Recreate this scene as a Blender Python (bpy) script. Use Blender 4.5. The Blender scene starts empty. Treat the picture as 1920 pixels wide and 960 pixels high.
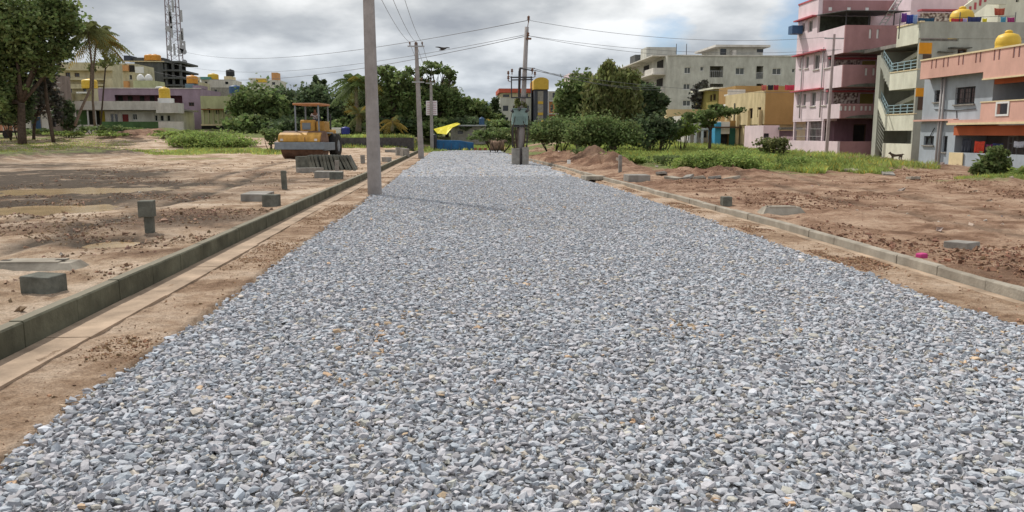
import bpy, math, random
import numpy as np
from mathutils import Vector, Matrix
random.seed(7); rng = np.random.default_rng(11)
C = bpy.context.scene.collection
R_ = math.radians

# ------------------------------------------------------------------ camera
FPX = 1507.0; EYE = 1.7
PITCH = math.atan(230 / FPX); YAW = R_(3.83)
cam = bpy.data.cameras.new('camera'); cam.sensor_width = 36; cam.lens = 36 * FPX / 1920
cam.clip_start = 0.05; cam.clip_end = 6000
co = bpy.data.objects.new('camera', cam); C.objects.link(co)
co.location = (0, 0, EYE); co.rotation_euler = (math.pi / 2 - PITCH, 0, -YAW)
bpy.context.scene.camera = co

# ------------------------------------------------------------------ light
SUN_AZ = R_(-34.6)          # measured from +Y towards +X
SUN_EL = R_(50)
scn = bpy.context.scene
scn.view_settings.view_transform = 'Standard'; scn.view_settings.look = 'None'
scn.view_settings.exposure = 0.12; scn.view_settings.gamma = 1
W = bpy.data.worlds.new("World"); scn.world = W; W.use_nodes = True
nt = W.node_tree; N = nt.nodes; L = nt.links
for n in list(N): N.remove(n)
def wn(t, **k):
    n = N.new(t)
    for a, b in k.items(): setattr(n, a, b)
    return n
def wm(op, a, b=None, clamp=False):
    n = wn('ShaderNodeMath', operation=op); n.use_clamp = clamp
    for i, v in enumerate((a, b)):
        if v is None: continue
        if isinstance(v, (int, float)): n.inputs[i].default_value = v
        else: L.new(v, n.inputs[i])
    return n.outputs[0]
sky = wn('ShaderNodeTexSky', sky_type='NISHITA'); sky.sun_disc = False
sky.sun_elevation = SUN_EL; sky.sun_rotation = SUN_AZ; sky.air_density = 1.2; sky.dust_density = 1.0
geo = wn('ShaderNodeTexCoord'); sep = wn('ShaderNodeSeparateXYZ'); L.new(geo.outputs['Generated'], sep.inputs[0])
zz = wm('ADD', wm('MAXIMUM', sep.outputs[2], 0.0), 0.30)
comb = wn('ShaderNodeCombineXYZ'); L.new(wm('DIVIDE', sep.outputs[0], zz), comb.inputs[0]); L.new(wm('DIVIDE', sep.outputs[1], zz), comb.inputs[1])
def wnoise(scale, detail, rough, off):
    a = wn('ShaderNodeVectorMath', operation='ADD'); L.new(comb.outputs[0], a.inputs[0]); a.inputs[1].default_value = off
    n = wn('ShaderNodeTexNoise'); n.inputs['Scale'].default_value = scale; n.inputs['Detail'].default_value = detail
    n.inputs['Roughness'].default_value = rough; L.new(a.outputs[0], n.inputs['Vector']); return n.outputs['Fac']
def wramp(src, stops):
    r = wn('ShaderNodeValToRGB'); L.new(src, r.inputs[0]); e = r.color_ramp.elements
    while len(e) < len(stops): e.new(0.5)
    for x, (p, c) in zip(list(e), stops): x.position = p; x.color = (*c, 1)
    return r.outputs[0]
cl = wramp(wnoise(2.3, 7, 0.5, (3.6, 0.9, 0)), [(0.34, (3.5, 3.72, 4.1)), (0.45, (5.0, 5.2, 5.45)), (0.54, (7.1, 7.2, 7.3)), (0.64, (9.4, 9.4, 9.4))])
low = wramp(sep.outputs[2], [(0.0, (1.0, 1.05, 1.1)), (0.06, (0.9, 0.95, 1.0)), (0.11, (0.92, 0.95, .98)), (0.18, (1.12, 1.12, 1.10)), (0.5, (1, 1, 1))])
mm = wn('ShaderNodeMix', data_type='RGBA', blend_type='MULTIPLY'); mm.inputs[0].default_value = 1; L.new(cl, mm.inputs[6]); L.new(low, mm.inputs[7])
def wgap(az, el, wid):
    d = (math.sin(az) * math.cos(el), math.cos(az) * math.cos(el), math.sin(el)); n = wn('ShaderNodeVectorMath', operation='DOT_PRODUCT'); L.new(geo.outputs['Generated'], n.inputs[0]); n.inputs[1].default_value = d
    return wm('DIVIDE', wm('SUBTRACT', n.outputs['Value'], math.cos(wid)), 1 - math.cos(wid), True)
gp = wm('MAXIMUM', wgap(R_(23.6), R_(6.9), R_(3.9)), wm('MULTIPLY', wgap(R_(14.2), R_(6.2), R_(2.6)), .75))
gp = wm('MAXIMUM', gp, wgap(R_(120), R_(40), R_(25)))
gap = wramp(wm('ADD', wm('MULTIPLY', gp, .55), wm('MULTIPLY', wnoise(6.0, 5, 0.6, (7.75, 2.2, 0)), .6)), [(0.50, (0, 0, 0)), (0.74, (.6, .6, .6))])
mx = wn('ShaderNodeMix', data_type='RGBA'); L.new(gap, mx.inputs[0]); L.new(mm.outputs[2], mx.inputs[6])
blu = wn('ShaderNodeMix', data_type='RGBA', blend_type='MULTIPLY'); blu.inputs[0].default_value = 1; L.new(sky.outputs[0], blu.inputs[6]); blu.inputs[7].default_value = (.55, .78, 1.1, 1); L.new(blu.outputs[2], mx.inputs[7])
bg = wn('ShaderNodeBackground'); bg.inputs['Strength'].default_value = 0.1; L.new(mx.outputs[2], bg.inputs[0])
wo = wn('ShaderNodeOutputWorld'); L.new(bg.outputs[0], wo.inputs[0])
sl = bpy.data.lights.new('sun', 'SUN'); sl.energy = 3.3; sl.angle = R_(0.6); sl.color = (1.0, 0.95, 0.87)
so = bpy.data.objects.new('sun', sl); C.objects.link(so)
sd = Vector((math.sin(SUN_AZ) * math.cos(SUN_EL), math.cos(SUN_AZ) * math.cos(SUN_EL), math.sin(SUN_EL)))
so.rotation_euler = sd.to_track_quat('Z', 'Y').to_euler(); so.location = sd * 50

# ------------------------------------------------------------------ picture <-> place
_F = Vector((math.sin(YAW) * math.cos(PITCH), math.cos(YAW) * math.cos(PITCH), -math.sin(PITCH)))
_R = Vector((math.cos(YAW), -math.sin(YAW), 0)); _U = _R.cross(_F)
def ray(px, py): return _F * FPX + _R * (px - 960) + _U * (480 - py)
def G(px, py, z=0.0):
    r = ray(px, py); t = (z - EYE) / r.z; return r.x * t, r.y * t
def PX(px, py, X):      # on a plane x = X  -> (y, z)
    r = ray(px, py); t = X / r.x; return r.y * t, EYE + r.z * t
def PY(px, py, Y):      # on a plane y = Y  -> (x, z)
    r = ray(px, py); t = Y / r.y; return r.x * t, EYE + r.z * t
def P3(px, py, Y):
    x, z = PY(px, py, Y); return Vector((x, Y, z))

# ------------------------------------------------------------------ materials
_m = {}
def mat(name, col, rough=0.9, var=0.0, scale=3.0, bump=0.0, bscale=30.0, spec=0.3, metal=0.0, stain=0.0, col2=None, trans=0.0, attr=None, detail=4):
    if name in _m: return _m[name]
    m = bpy.data.materials.new(name); m.use_nodes = True; nt = m.node_tree; N = nt.nodes; L = nt.links
    b = N['Principled BSDF']; b.inputs['Roughness'].default_value = rough; b.inputs['Metallic'].default_value = metal
    b.inputs['Specular IOR Level'].default_value = spec
    tc = N.new('ShaderNodeTexCoord')
    out = None
    if attr:
        a = N.new('ShaderNodeAttribute'); a.attribute_name = attr; out = a.outputs['Color']
        mxx = N.new('ShaderNodeMix'); mxx.data_type = 'RGBA'; mxx.blend_type = 'MULTIPLY'; mxx.inputs[0].default_value = 1
        L.new(out, mxx.inputs[6]); mxx.inputs[7].default_value = (*col, 1); out = mxx.outputs[2]
    if var > 0 or col2:
        n = N.new('ShaderNodeTexNoise'); n.inputs['Scale'].default_value = scale; n.inputs['Detail'].default_value = detail; n.inputs['Roughness'].default_value = 0.65
        L.new(tc.outputs['Object'], n.inputs['Vector'])
        r = N.new('ShaderNodeValToRGB'); e = r.color_ramp.elements; e[0].position = 0.32; e[1].position = 0.68
        c2 = col2 if col2 else tuple(min(1, c * (1 + var)) for c in col)
        c1 = col if col2 else tuple(c * (1 - var) for c in col)
        if attr:
            c1 = (1 - var,) * 3; c2 = (1 + var,) * 3
        e[0].color = (*c1, 1); e[1].color = (*c2, 1)
        L.new(n.outputs['Fac'], r.inputs[0])
        if attr:
            m2 = N.new('ShaderNodeMix'); m2.data_type = 'RGBA'; m2.blend_type = 'MULTIPLY'; m2.inputs[0].default_value = 1
            L.new(out, m2.inputs[6]); L.new(r.outputs[0], m2.inputs[7]); out = m2.outputs[2]
        else: out = r.outputs[0]
    if stain > 0:
        mp = N.new('ShaderNodeMapping'); mp.inputs['Scale'].default_value = (.75, .75, 0.28); L.new(tc.outputs['Object'], mp.inputs[0])
        n = N.new('ShaderNodeTexNoise'); n.inputs['Scale'].default_value = 1.6; n.inputs['Detail'].default_value = 6; n.inputs['Roughness'].default_value = 0.7; L.new(mp.outputs[0], n.inputs['Vector'])
        r = N.new('ShaderNodeValToRGB'); e = r.color_ramp.elements; e[0].position = 0.36; e[1].position = 0.6
        e[0].color = (1 - stain, 1 - stain * 1.05, 1 - stain * 1.1, 1); e[1].color = (1, 1, 1, 1); L.new(n.outputs['Fac'], r.inputs[0])
        m2 = N.new('ShaderNodeMix'); m2.data_type = 'RGBA'; m2.blend_type = 'MULTIPLY'; m2.inputs[0].default_value = 1
        if out: L.new(out, m2.inputs[6])
        else: m2.inputs[6].default_value = (*col, 1)
        L.new(r.outputs[0], m2.inputs[7]); out = m2.outputs[2]
    if out: L.new(out, b.inputs['Base Color'])
    else: b.inputs['Base Color'].default_value = (*col, 1)
    if bump > 0:
        n = N.new('ShaderNodeTexNoise'); n.inputs['Scale'].default_value = bscale; n.inputs['Detail'].default_value = 5; L.new(tc.outputs['Object'], n.inputs['Vector'])
        bp = N.new('ShaderNodeBump'); bp.inputs['Strength'].default_value = 1; bp.inputs['Distance'].default_value = bump; L.new(n.outputs['Fac'], bp.inputs['Height']); L.new(bp.outputs[0], b.inputs['Normal'])
    if trans > 0:
        t = N.new('ShaderNodeBsdfTranslucent'); ms = N.new('ShaderNodeMixShader'); ms.inputs[0].default_value = trans
        if out: L.new(out, t.inputs[0])
        else: t.inputs[0].default_value = (*col, 1)
        L.new(b.outputs[0], ms.inputs[1]); L.new(t.outputs[0], ms.inputs[2]); L.new(ms.outputs[0], N['Material Output'].inputs[0])
    _m[name] = m; return m
def wallm(name, col, stain=0.22): return mat(name, col, 0.92, 0.10, 0.6, 0.004, 40, 0.2, stain=min(.4, stain * 1.15))
M_glass = mat('window_glass', (0.025, 0.03, 0.035), 0.12, spec=0.6)
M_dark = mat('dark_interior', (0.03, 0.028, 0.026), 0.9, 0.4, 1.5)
M_white = mat('white_paint', (0.72, 0.72, 0.70), 0.7, 0.06, 2)
M_frame = mat('brown_frame', (0.10, 0.06, 0.04), 0.7)
M_iron = mat('dark_iron', (0.05, 0.05, 0.055), 0.55, 0.3, 6)
M_steel = mat('galvanised_steel', (0.38, 0.39, 0.40), 0.5, 0.15, 8, metal=0.4)
M_conc = mat('concrete', (0.30, 0.285, 0.26), 0.95, 0.22, 4, 0.006, 50, 0.2, stain=0.25)
M_conc_d = mat('dark_concrete', (0.17, 0.175, 0.15), 0.95, 0.35, 5, 0.006, 45, 0.2, stain=0.35)  # darker, more mottled concrete
M_pole = mat('pole_concrete', (0.36, 0.335, 0.325), 0.95, 0.14, 3, 0.004, 60, 0.2, stain=0.25)
M_bark = mat('bark', (0.085, 0.065, 0.05), 0.95, 0.35, 6, 0.02, 12, 0.1)
M_barkp = mat('palm_bark', (0.20, 0.16, 0.13), 0.95, 0.3, 7, 0.02, 14, 0.1)
M_brick = mat('red_brick', (0.30, 0.12, 0.07), 0.95, 0.3, 6)

# ------------------------------------------------------------------ mesh helpers
def tag(o, label=None, cat=None, group=None, kind=None):
    if label: o['label'] = label
    if cat: o['category'] = cat
    if group: o['group'] = group
    if kind: o['kind'] = kind
    return o
def base(name, loc, label, cat, group=None, rz=0.0):
    o = bpy.data.objects.new(name, None); C.objects.link(o); o.location = loc; o.rotation_euler = (0, 0, rz)
    o.empty_display_size = 0.2
    return tag(o, label, cat, group)
def world_off(p):
    o = Vector((0, 0, 0))
    while p is not None: o = o + Vector(p.location); p = p.parent
    return o
class MB:
    """collects shapes; build() links them as one mesh object (world coordinates unless local=True)"""
    def __init__(s): s.v = []; s.f = []; s.sm = []
    def add(s, vs, fs, smooth=False):
        k = len(s.v); s.v += [tuple(q) for q in vs]; s.f += [tuple(i + k for i in f) for f in fs]; s.sm += [smooth] * len(fs); return s
    def box(s, x0, x1, y0, y1, z0, z1):
        if x0 > x1: x0, x1 = x1, x0
        if y0 > y1: y0, y1 = y1, y0
        if z0 > z1: z0, z1 = z1, z0
        return s.add([(x0, y0, z0), (x1, y0, z0), (x1, y1, z0), (x0, y1, z0), (x0, y0, z1), (x1, y0, z1), (x1, y1, z1), (x0, y1, z1)],
                     [(0, 3, 2, 1), (4, 5, 6, 7), (0, 1, 5, 4), (1, 2, 6, 5), (2, 3, 7, 6), (3, 0, 4, 7)])
    def obox(s, c, d, rz=0.0, rx=0.0, ry=0.0):
        m = Matrix.Translation(c) @ Matrix.Rotation(rz, 4, 'Z') @ Matrix.Rotation(ry, 4, 'Y') @ Matrix.Rotation(rx, 4, 'X')
        h = [q / 2 for q in d]; vs = [m @ Vector((a * h[0], b * h[1], e * h[2])) for e in (-1, 1) for a, b in ((-1, -1), (1, -1), (1, 1), (-1, 1))]
        return s.add(vs, [(0, 3, 2, 1), (4, 5, 6, 7), (0, 1, 5, 4), (1, 2, 6, 5), (2, 3, 7, 6), (3, 0, 4, 7)])
    def bar(s, p, q, w, h=None):
        p = Vector(p); q = Vector(q); d = q - p; h = h or w
        u = d.cross(Vector((0, 0, 1)))
        if u.length < 1e-6: u = Vector((1, 0, 0))
        u.normalize(); v = u.cross(d).normalized()
        vs = [e + u * a * w / 2 + v * b * h / 2 for e in (p, q) for a, b in ((-1, -1), (1, -1), (1, 1), (-1, 1))]
        return s.add(vs, [(0, 3, 2, 1), (4, 5, 6, 7), (0, 1, 5, 4), (1, 2, 6, 5), (2, 3, 7, 6), (3, 0, 4, 7)])
    def tube(s, pts, rad, n=8, cap=True):
        pts = [Vector(p) for p in pts]
        if not isinstance(rad, (list, tuple)): rad = [rad] * len(pts)
        k = len(s.v); fs = []
        ref = Vector((0.3, 0.9, 0.1)).normalized()
        for i, p in enumerate(pts):
            d = (pts[min(i + 1, len(pts) - 1)] - pts[max(i - 1, 0)]).normalized()
            r = ref if abs(d.dot(ref)) < 0.95 else Vector((1, 0, 0))
            u = d.cross(r).normalized(); v = d.cross(u)
            for j in range(n):
                a = 2 * math.pi * j / n; s.v.append(tuple(p + (u * math.cos(a) + v * math.sin(a)) * rad[i]))
        for i in range(len(pts) - 1):
            for j in range(n):
                fs.append((k + i * n + j, k + i * n + (j + 1) % n, k + (i + 1) * n + (j + 1) % n, k + (i + 1) * n + j))
        s.f += fs; s.sm += [True] * len(fs)
        if cap:
            s.f.append(tuple(k + j for j in range(n))[::-1]); s.f.append(tuple(k + (len(pts) - 1) * n + j for j in range(n))); s.sm += [False, False]
        return s
    def lathe(s, cx, cy, z0, prof, n=20, smooth=True):
        k = len(s.v)
        for r, z in prof:
            for j in range(n):
                a = 2 * math.pi * j / n; s.v.append((cx + r * math.cos(a), cy + r * math.sin(a), z0 + z))
        for i in range(len(prof) - 1):
            for j in range(n):
                s.f.append((k + i * n + j, k + i * n + (j + 1) % n, k + (i + 1) * n + (j + 1) % n, k + (i + 1) * n + j)); s.sm.append(smooth)
        s.f.append(tuple(k + j for j in range(n))[::-1]); s.f.append(tuple(k + (len(prof) - 1) * n + j for j in range(n))); s.sm += [False, False]
        return s
    def prism(s, poly, axis, a, b):
        """polygon in the plane across the axis, extruded a..b. axis 'x': poly=(y,z); 'y': poly=(x,z); 'z': poly=(x,y)"""
        def pt(p, t): return {'x': (t, p[0], p[1]), 'y': (p[0], t, p[1]), 'z': (p[0], p[1], t)}[axis]
        n = len(poly); vs = [pt(p, a) for p in poly] + [pt(p, b) for p in poly]
        fs = [tuple(range(n)), tuple(range(n, 2 * n))[::-1]] + [(i, n + i, n + (i + 1) % n, (i + 1) % n) for i in range(n)]
        return s.add(vs, fs)
    def panel(s, axis, c, u0, u1, v0, v1, holes, t):
        """wall of thickness t (into +c) in the plane axis=c, with rectangular holes"""
        us = sorted({u0, u1} | {min(max(h[i], u0), u1) for h in holes for i in (0, 1)})
        vs_ = sorted({v0, v1} | {min(max(h[i], v0), v1) for h in holes for i in (2, 3)})
        nu, nv = len(us) - 1, len(vs_) - 1
        solid = [[not any(h[0] < (us[i] + us[i + 1]) / 2 < h[1] and h[2] < (vs_[j] + vs_[j + 1]) / 2 < h[3] for h in holes) for j in range(nv)] for i in range(nu)]
        def pt(u, v, d): return (u, c + d, v) if axis == 'y' else (c + d, u, v)
        def quad(a, b, e, f): s.add([a, b, e, f], [(0, 1, 2, 3)])
        for i in range(nu):
            for j in range(nv):
                if not solid[i][j]: continue
                a, b, e, f = us[i], us[i + 1], vs_[j], vs_[j + 1]
                quad(pt(a, e, 0), pt(b, e, 0), pt(b, f, 0), pt(a, f, 0)); quad(pt(a, e, t), pt(a, f, t), pt(b, f, t), pt(b, e, t))
                if i == 0 or not solid[i - 1][j]: quad(pt(a, e, 0), pt(a, f, 0), pt(a, f, t), pt(a, e, t))
                if i == nu - 1 or not solid[i + 1][j]: quad(pt(b, e, 0), pt(b, e, t), pt(b, f, t), pt(b, f, 0))
                if j == 0 or not solid[i][j - 1]: quad(pt(a, e, 0), pt(a, e, t), pt(b, e, t), pt(b, e, 0))
                if j == nv - 1 or not solid[i][j + 1]: quad(pt(a, f, 0), pt(b, f, 0), pt(b, f, t), pt(a, f, t))
        return s
    def build(s, name, m, parent=None, bevel=0.0, local=False):
        me = bpy.data.meshes.new(name)
        off = Vector((0, 0, 0)) if (local or parent is None) else world_off(parent)
        me.from_pydata([(a - off.x, b - off.y, c - off.z) for a, b, c in s.v], [], s.f)
        me.polygons.foreach_set('use_smooth', s.sm); me.materials.append(m); me.update()
        o = bpy.data.objects.new(name, me); C.objects.link(o)
        if parent is not None: o.parent = parent
        if bevel > 0:
            bv = o.modifiers.new('bevel', 'BEVEL'); bv.width = bevel; bv.segments = 2; bv.limit_method = 'ANGLE'
        return o
    def thing(s, name, m, label, cat, group=None, bevel=0.0):
        """one-mesh thing with its origin at its base"""
        xs = [q[0] for q in s.v]; ys = [q[1] for q in s.v]; z = min(q[2] for q in s.v)
        c = Vector(((min(xs) + max(xs)) / 2, (min(ys) + max(ys)) / 2, z))
        s.v = [(a - c.x, b - c.y, d - c.z) for a, b, d in s.v]
        o = s.build(name, m, None, bevel); o.location = c
        return tag(o, label, cat, group)
def npmesh(name, V, Fv, fsize, m, cols=None, parent=None, smooth=False, off=None):
    """fast mesh from numpy arrays; faces all of one size"""
    if parent is not None:
        w = world_off(parent); V = V - np.array([w.x, w.y, w.z])
    me = bpy.data.meshes.new(name); nv = len(V); nf = len(Fv) // fsize
    me.vertices.add(nv); me.vertices.foreach_set('co', np.ascontiguousarray(V, dtype=np.float32).ravel())
    me.loops.add(nf * fsize); me.loops.foreach_set('vertex_index', Fv.astype(np.int32))
    me.polygons.add(nf); me.polygons.foreach_set('loop_start', np.arange(0, nf * fsize, fsize, dtype=np.int32))
    me.polygons.foreach_set('use_smooth', np.full(nf, smooth, dtype=bool))
    me.update(calc_edges=True)
    if cols is not None:
        a = me.color_attributes.new('tint', 'FLOAT_COLOR', 'POINT')
        c4 = np.ones((nv, 4), dtype=np.float32); c4[:, :3] = cols; a.data.foreach_set('color', c4.ravel())
    me.materials.append(m); o = bpy.data.objects.new(name, me); C.objects.link(o)
    if parent is not None: o.parent = parent
    return o

# ------------------------------------------------------------------ noise in numpy
def _hash(ix, iy, s):
    h = (ix.astype(np.int64) * 374761393 + iy.astype(np.int64) * 668265263 + s * 2147483647) & 0xFFFFFFFF
    h = ((h ^ (h >> 13)) * 1274126177) & 0xFFFFFFFF
    return ((h ^ (h >> 16)) & 0xFFFF) / 65535.0
def vnoise(x, y, s=0):
    ix = np.floor(x); iy = np.floor(y); fx = x - ix; fy = y - iy
    fx = fx * fx * (3 - 2 * fx); fy = fy * fy * (3 - 2 * fy)
    a = _hash(ix, iy, s); b = _hash(ix + 1, iy, s); c = _hash(ix, iy + 1, s); d = _hash(ix + 1, iy + 1, s)
    return a + (b - a) * fx + (c - a) * fy + (a - b - c + d) * fx * fy
def fbm(x, y, f, oct=4, s=0):
    r = 0; a = 0.5; t = 0
    for k in range(oct): r = r + a * vnoise(x * f + 17.3 * k, y * f - 9.1 * k, s + k); t += a; a *= 0.55; f *= 2.07
    return r / t - 0.5

# ------------------------------------------------------------------ terrain
KL_F, KL_B = -3.41, -3.53           # left kerb, front and back face
kr_px = [(1920, 570), (1460, 430), (1235, 368), (1160, 347), (1100, 331), (1060, 319), (1020, 308), (985, 300)]
KR = [G(*q) for q in kr_px]; KR = [(KR[0][0] - 0.04, 1.0)] + KR
KRx = np.array([q[0] for q in KR]); KRy = np.array([q[1] for q in KR])
def kerb_r(y): return np.interp(y, KRy, KRx)
# features of the ground: px, py, rx px, ry px, ground z, dz, wet, green, red
FEAT = [
 (70, 391, 150, 13, .16, -.13, .9, 0, 0), (190, 353, 120, 6, .16, -.12, .8, 0, 0), (205, 457, 55, 9, .17, -.11, .5, 0, 0),
 (20, 358, 190, 12, .16, -.10, 1.3, 0, 0), (60, 372, 330, 22, .16, -.01, .9, 0, .2), (30, 340, 210, 26, .16, .0, 1.7, 0, 0), (330, 420, 240, 20, .16, .02, .55, 0, .4), (200, 455, 130, 18, .16, 0, .7, 0, .2), (560, 340, 120, 10, .16, .02, .5, 0, .3), (360, 297, 70, 4, .16, -.12, .2, .2, 0), (40, 330, 150, 16, .16, -.03, 1.0, .1, 0), (250, 345, 190, 7, .16, -.03, 1.0, 0, 0),
 (60, 292, 170, 9, .25, .16, .4, .35, 0), (190, 290, 60, 5, .25, .2, .8, .2, 0), (-60, 300, 120, 10, .25, .2, .5, .3, 0), (40, 312, 130, 8, .16, .02, .8, .1, 0),
 (270, 254, 65, 6, 1.1, .5, 0, 0, 1.0), (400, 262, 85, 14, .9, .3, 0, .9, 0), (330, 268, 60, 8, .8, .1, 0, .9, .2),
 (160, 266, 150, 5, .8, -.05, .35, -.5, -.3),
 (500, 355, 60, 8, .17, .05, .3, 0, .4), (400, 405, 120, 16, .17, .05, .2, 0, .5), (470, 325, 80, 8, .2, .08, .3, 0, .5), (90, 430, 160, 12, .17, .03, .2, 0, .3),
 (300, 480, 150, 14, .17, .03, .1, 0, .2),
 (1130, 312, 42, 12, .12, .45, .3, 0, .4), (1065, 300, 60, 11, .12, .35, .2, .1, .6), (1020, 284, 40, 8, .12, .3, .1, .2, .5), (1330, 328, 130, 8, .12, .2, .1, .3, .3),
 (1560, 300, 90, 8, .12, .25, .2, .1, 0), (1700, 318, 130, 10, .12, .18, .2, .2, 0), (1450, 318, 80, 6, .12, .15, .2, .3, 0), (1880, 350, 70, 10, .12, .15, .1, .2, 0),
 (1250, 300, 200, 20, .12, .1, 0, 1.0, 0), (1800, 345, 100, 12, .12, .05, 0, .3, 0), (1290, 275, 110, 8, .4, .3, .1, 0, .4),
 (1850, 520, 120, 30, .12, .07, .3, 0, .3), (1600, 400, 160, 14, .12, .04, .0, 0, .0), (1350, 345, 120, 9, .12, .09, .2, 0, .4),
]
FE = []
for px, py, rx, ry, z, dz, we, gr, re in FEAT:
    x, y = G(px, max(py, 262), z) if z < 1.3 else G(px, 266, 0)
    if py < 272:
        y = 88.0 if px < 500 else 75.0; x = PY(px, py, y)[0]; ly = 5.0
    else: ly = max(0.5, abs(G(px, py - ry * .7, z)[1] - y))
    FE.append((x, y, rx / FPX * y, ly, dz, we, gr, re))
def ground(x, y, full=False):
    x = np.asarray(x, float); y = np.asarray(y, float)
    kx = kerb_r(y)
    sm = lambda t: np.clip(t, 0, 1) ** 2 * (3 - 2 * np.clip(t, 0, 1))
    left = sm((KL_F - 0.03 - x) / 0.04) * (y < 80); right = sm((x - kx - 0.03) / 0.05) * (y < 66)
    verge = 1 - np.maximum(left, right)
    n1 = fbm(x, y, 0.35, 4, 1); n2 = fbm(x, y, 1.7, 4, 5); n3 = fbm(x, y, 7.0, 3, 9)
    z = left * (0.175 + 0.10 * n1 + 0.09 * n2 + 0.045 * n3 * (.5 + 2 * np.clip(n2 + .1, 0, 1))) + right * (0.11 + 0.14 * n1 + 0.12 * n2 + 0.075 * n3 * (.6 + 2 * np.clip(n2 + .1, 0, 1)))
    # near the kerb the fill sits just under the kerb top
    road = ((x > -2.42) & (x < 4.95)).astype(float)
    vz = 0.004 + np.maximum(0, 0.035 * (n2 + 0.25) + 0.03 * n3)
    vz = np.where((x < -3.05) & (x > -5), vz + .03 * np.clip(fbm(x * 2.5, y, .7, 3, 91) * 3 + .15, 0, 1) * np.clip((x + 3.34) / .2, 0, 1) , vz); vz = np.where(x < -3.3, np.minimum(vz, .012), vz)
    z = z + verge * (vz * (1 - road) - 0.05 * road)
    # rise of the land beyond the site
    dist_l = sm((y - 56) / 52.0) * 2.15; dist_r = sm((y - 62) / 60.0) * 2.0; dist_m = sm((y - 82) / 25.0) * 1.9
    wl = sm((-x - 3.5) / 2.0); wr = sm((x - 5.5) / 4.0); wm_ = (1 - wl) * (1 - wr)
    z = z + wl * dist_l + wr * dist_r + wm_ * dist_m + np.where(y > 82, 0.3 * n1, 0)
    bank = sm((x + 15.5) / 1.5) * sm((-3.9 - x) / .4) * sm((y - 70.25) / .3) * (y > 70.2); z = np.where((bank > 0) & (y < 100), np.maximum(z, bank * 1.28), z)
    rut = 0
    for rx0, sl, am in ((-6.2, -.035, 1.0), (-7.9, -.035, 1.0), (-9.5, -.10, .8), (-11.1, -.10, .8), (9.0, .06, .7), (10.6, .06, .7)):
        cxr = rx0 + sl * (y - 10) + .35 * np.sin(y * .13 + rx0); q = np.exp(-((x - cxr) / .22) ** 2) * am * np.clip((y - 7) / 4, 0, 1) * np.clip((50 - y) / 8, 0, 1); rut = np.maximum(rut, q)
        z = z - q * .035 + .018 * np.exp(-((np.abs(x - cxr) - .36) / .12) ** 2) * am * (q >= 0) * ((y > 8) & (y < 46))
    wet = np.zeros_like(x) + rut * .55; gre = np.zeros_like(x); red = np.zeros_like(x)
    for fx, fy, lx, ly, dz, we, gr, re in FE:
        q = np.exp(-(((x - fx) / lx) ** 2 + ((y - fy) / ly) ** 2) ** 1.5)
        side = left if fx < KL_F else (right if fx > 4 else 1.0)
        if fy > 66: side = 1.0
        q = q * side
        z = z + q * dz * (1 + (1.6 * n2 if dz > 0.1 else 0)); wet = wet + q * we; gre = gre + q * gr; red = red + q * re
    if full: return z, wet, gre, red, left, right, verge
    return z
def gz(x, y): return float(ground(np.array([x]), np.array([y]))[0])

def grid_axis(lo, hi, f):
    v = [lo]
    while v[-1] < hi: v.append(v[-1] + f(v[-1]))
    return v
ys = np.array(grid_axis(1.2, 160, lambda y: 0.035 + 0.009 * y) + [180, 220, 300, 450, 700, 1100, 1800, 2600])
xr = grid_axis(0.0, 60, lambda x: 0.10 if x < 6.5 else 0.10 + 0.022 * (x - 6.5)); xr = np.array(xr + [75, 90, 120, 180, 300, 600, 1200, 2200])
xs_ = np.concatenate([-xr[::-1], xr[1:]])
xs_ = np.unique(np.concatenate([xs_, [KL_F - .03, KL_F - .07, KL_F + .0, -3.05, -2.42, -2.41, 4.94, 4.96, 5.70, 5.66, 5.74, 5.78]]))
XX, YY = np.meshgrid(xs_, ys)
Z, WE, GR, RE, LE, RI, VE = ground(XX, YY, True)
n_b = fbm(XX, YY, 0.06, 3, 31); n_c = fbm(XX, YY, 0.5, 4, 41)
GR = np.clip(GR - 1.3 * RE + np.where(YY > 72, 0.75 + 2.2 * n_c, 0) * (YY > 72) + (RI * np.clip((YY - 44) / 14, 0, 1) * 0.6), 0, 1.2)
GR = GR * (1 - np.clip(((XX > -80) & (XX < -14) & (YY > 70) & (YY < 84)).astype(float) * 0.8, 0, 1)) + 0
cols = np.stack([np.clip(WE, 0, 1), np.clip(GR, 0, 1), np.clip(RE + 0.72 * RI + 0.30 * VE + .12 * LE, 0, 1)], -1).reshape(-1, 3)
ny, nx = XX.shape; idx = np.arange(ny * nx).reshape(ny, nx)
FF = np.stack([idx[:-1, :-1], idx[:-1, 1:], idx[1:, 1:], idx[1:, :-1]], -1).reshape(-1)
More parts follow.
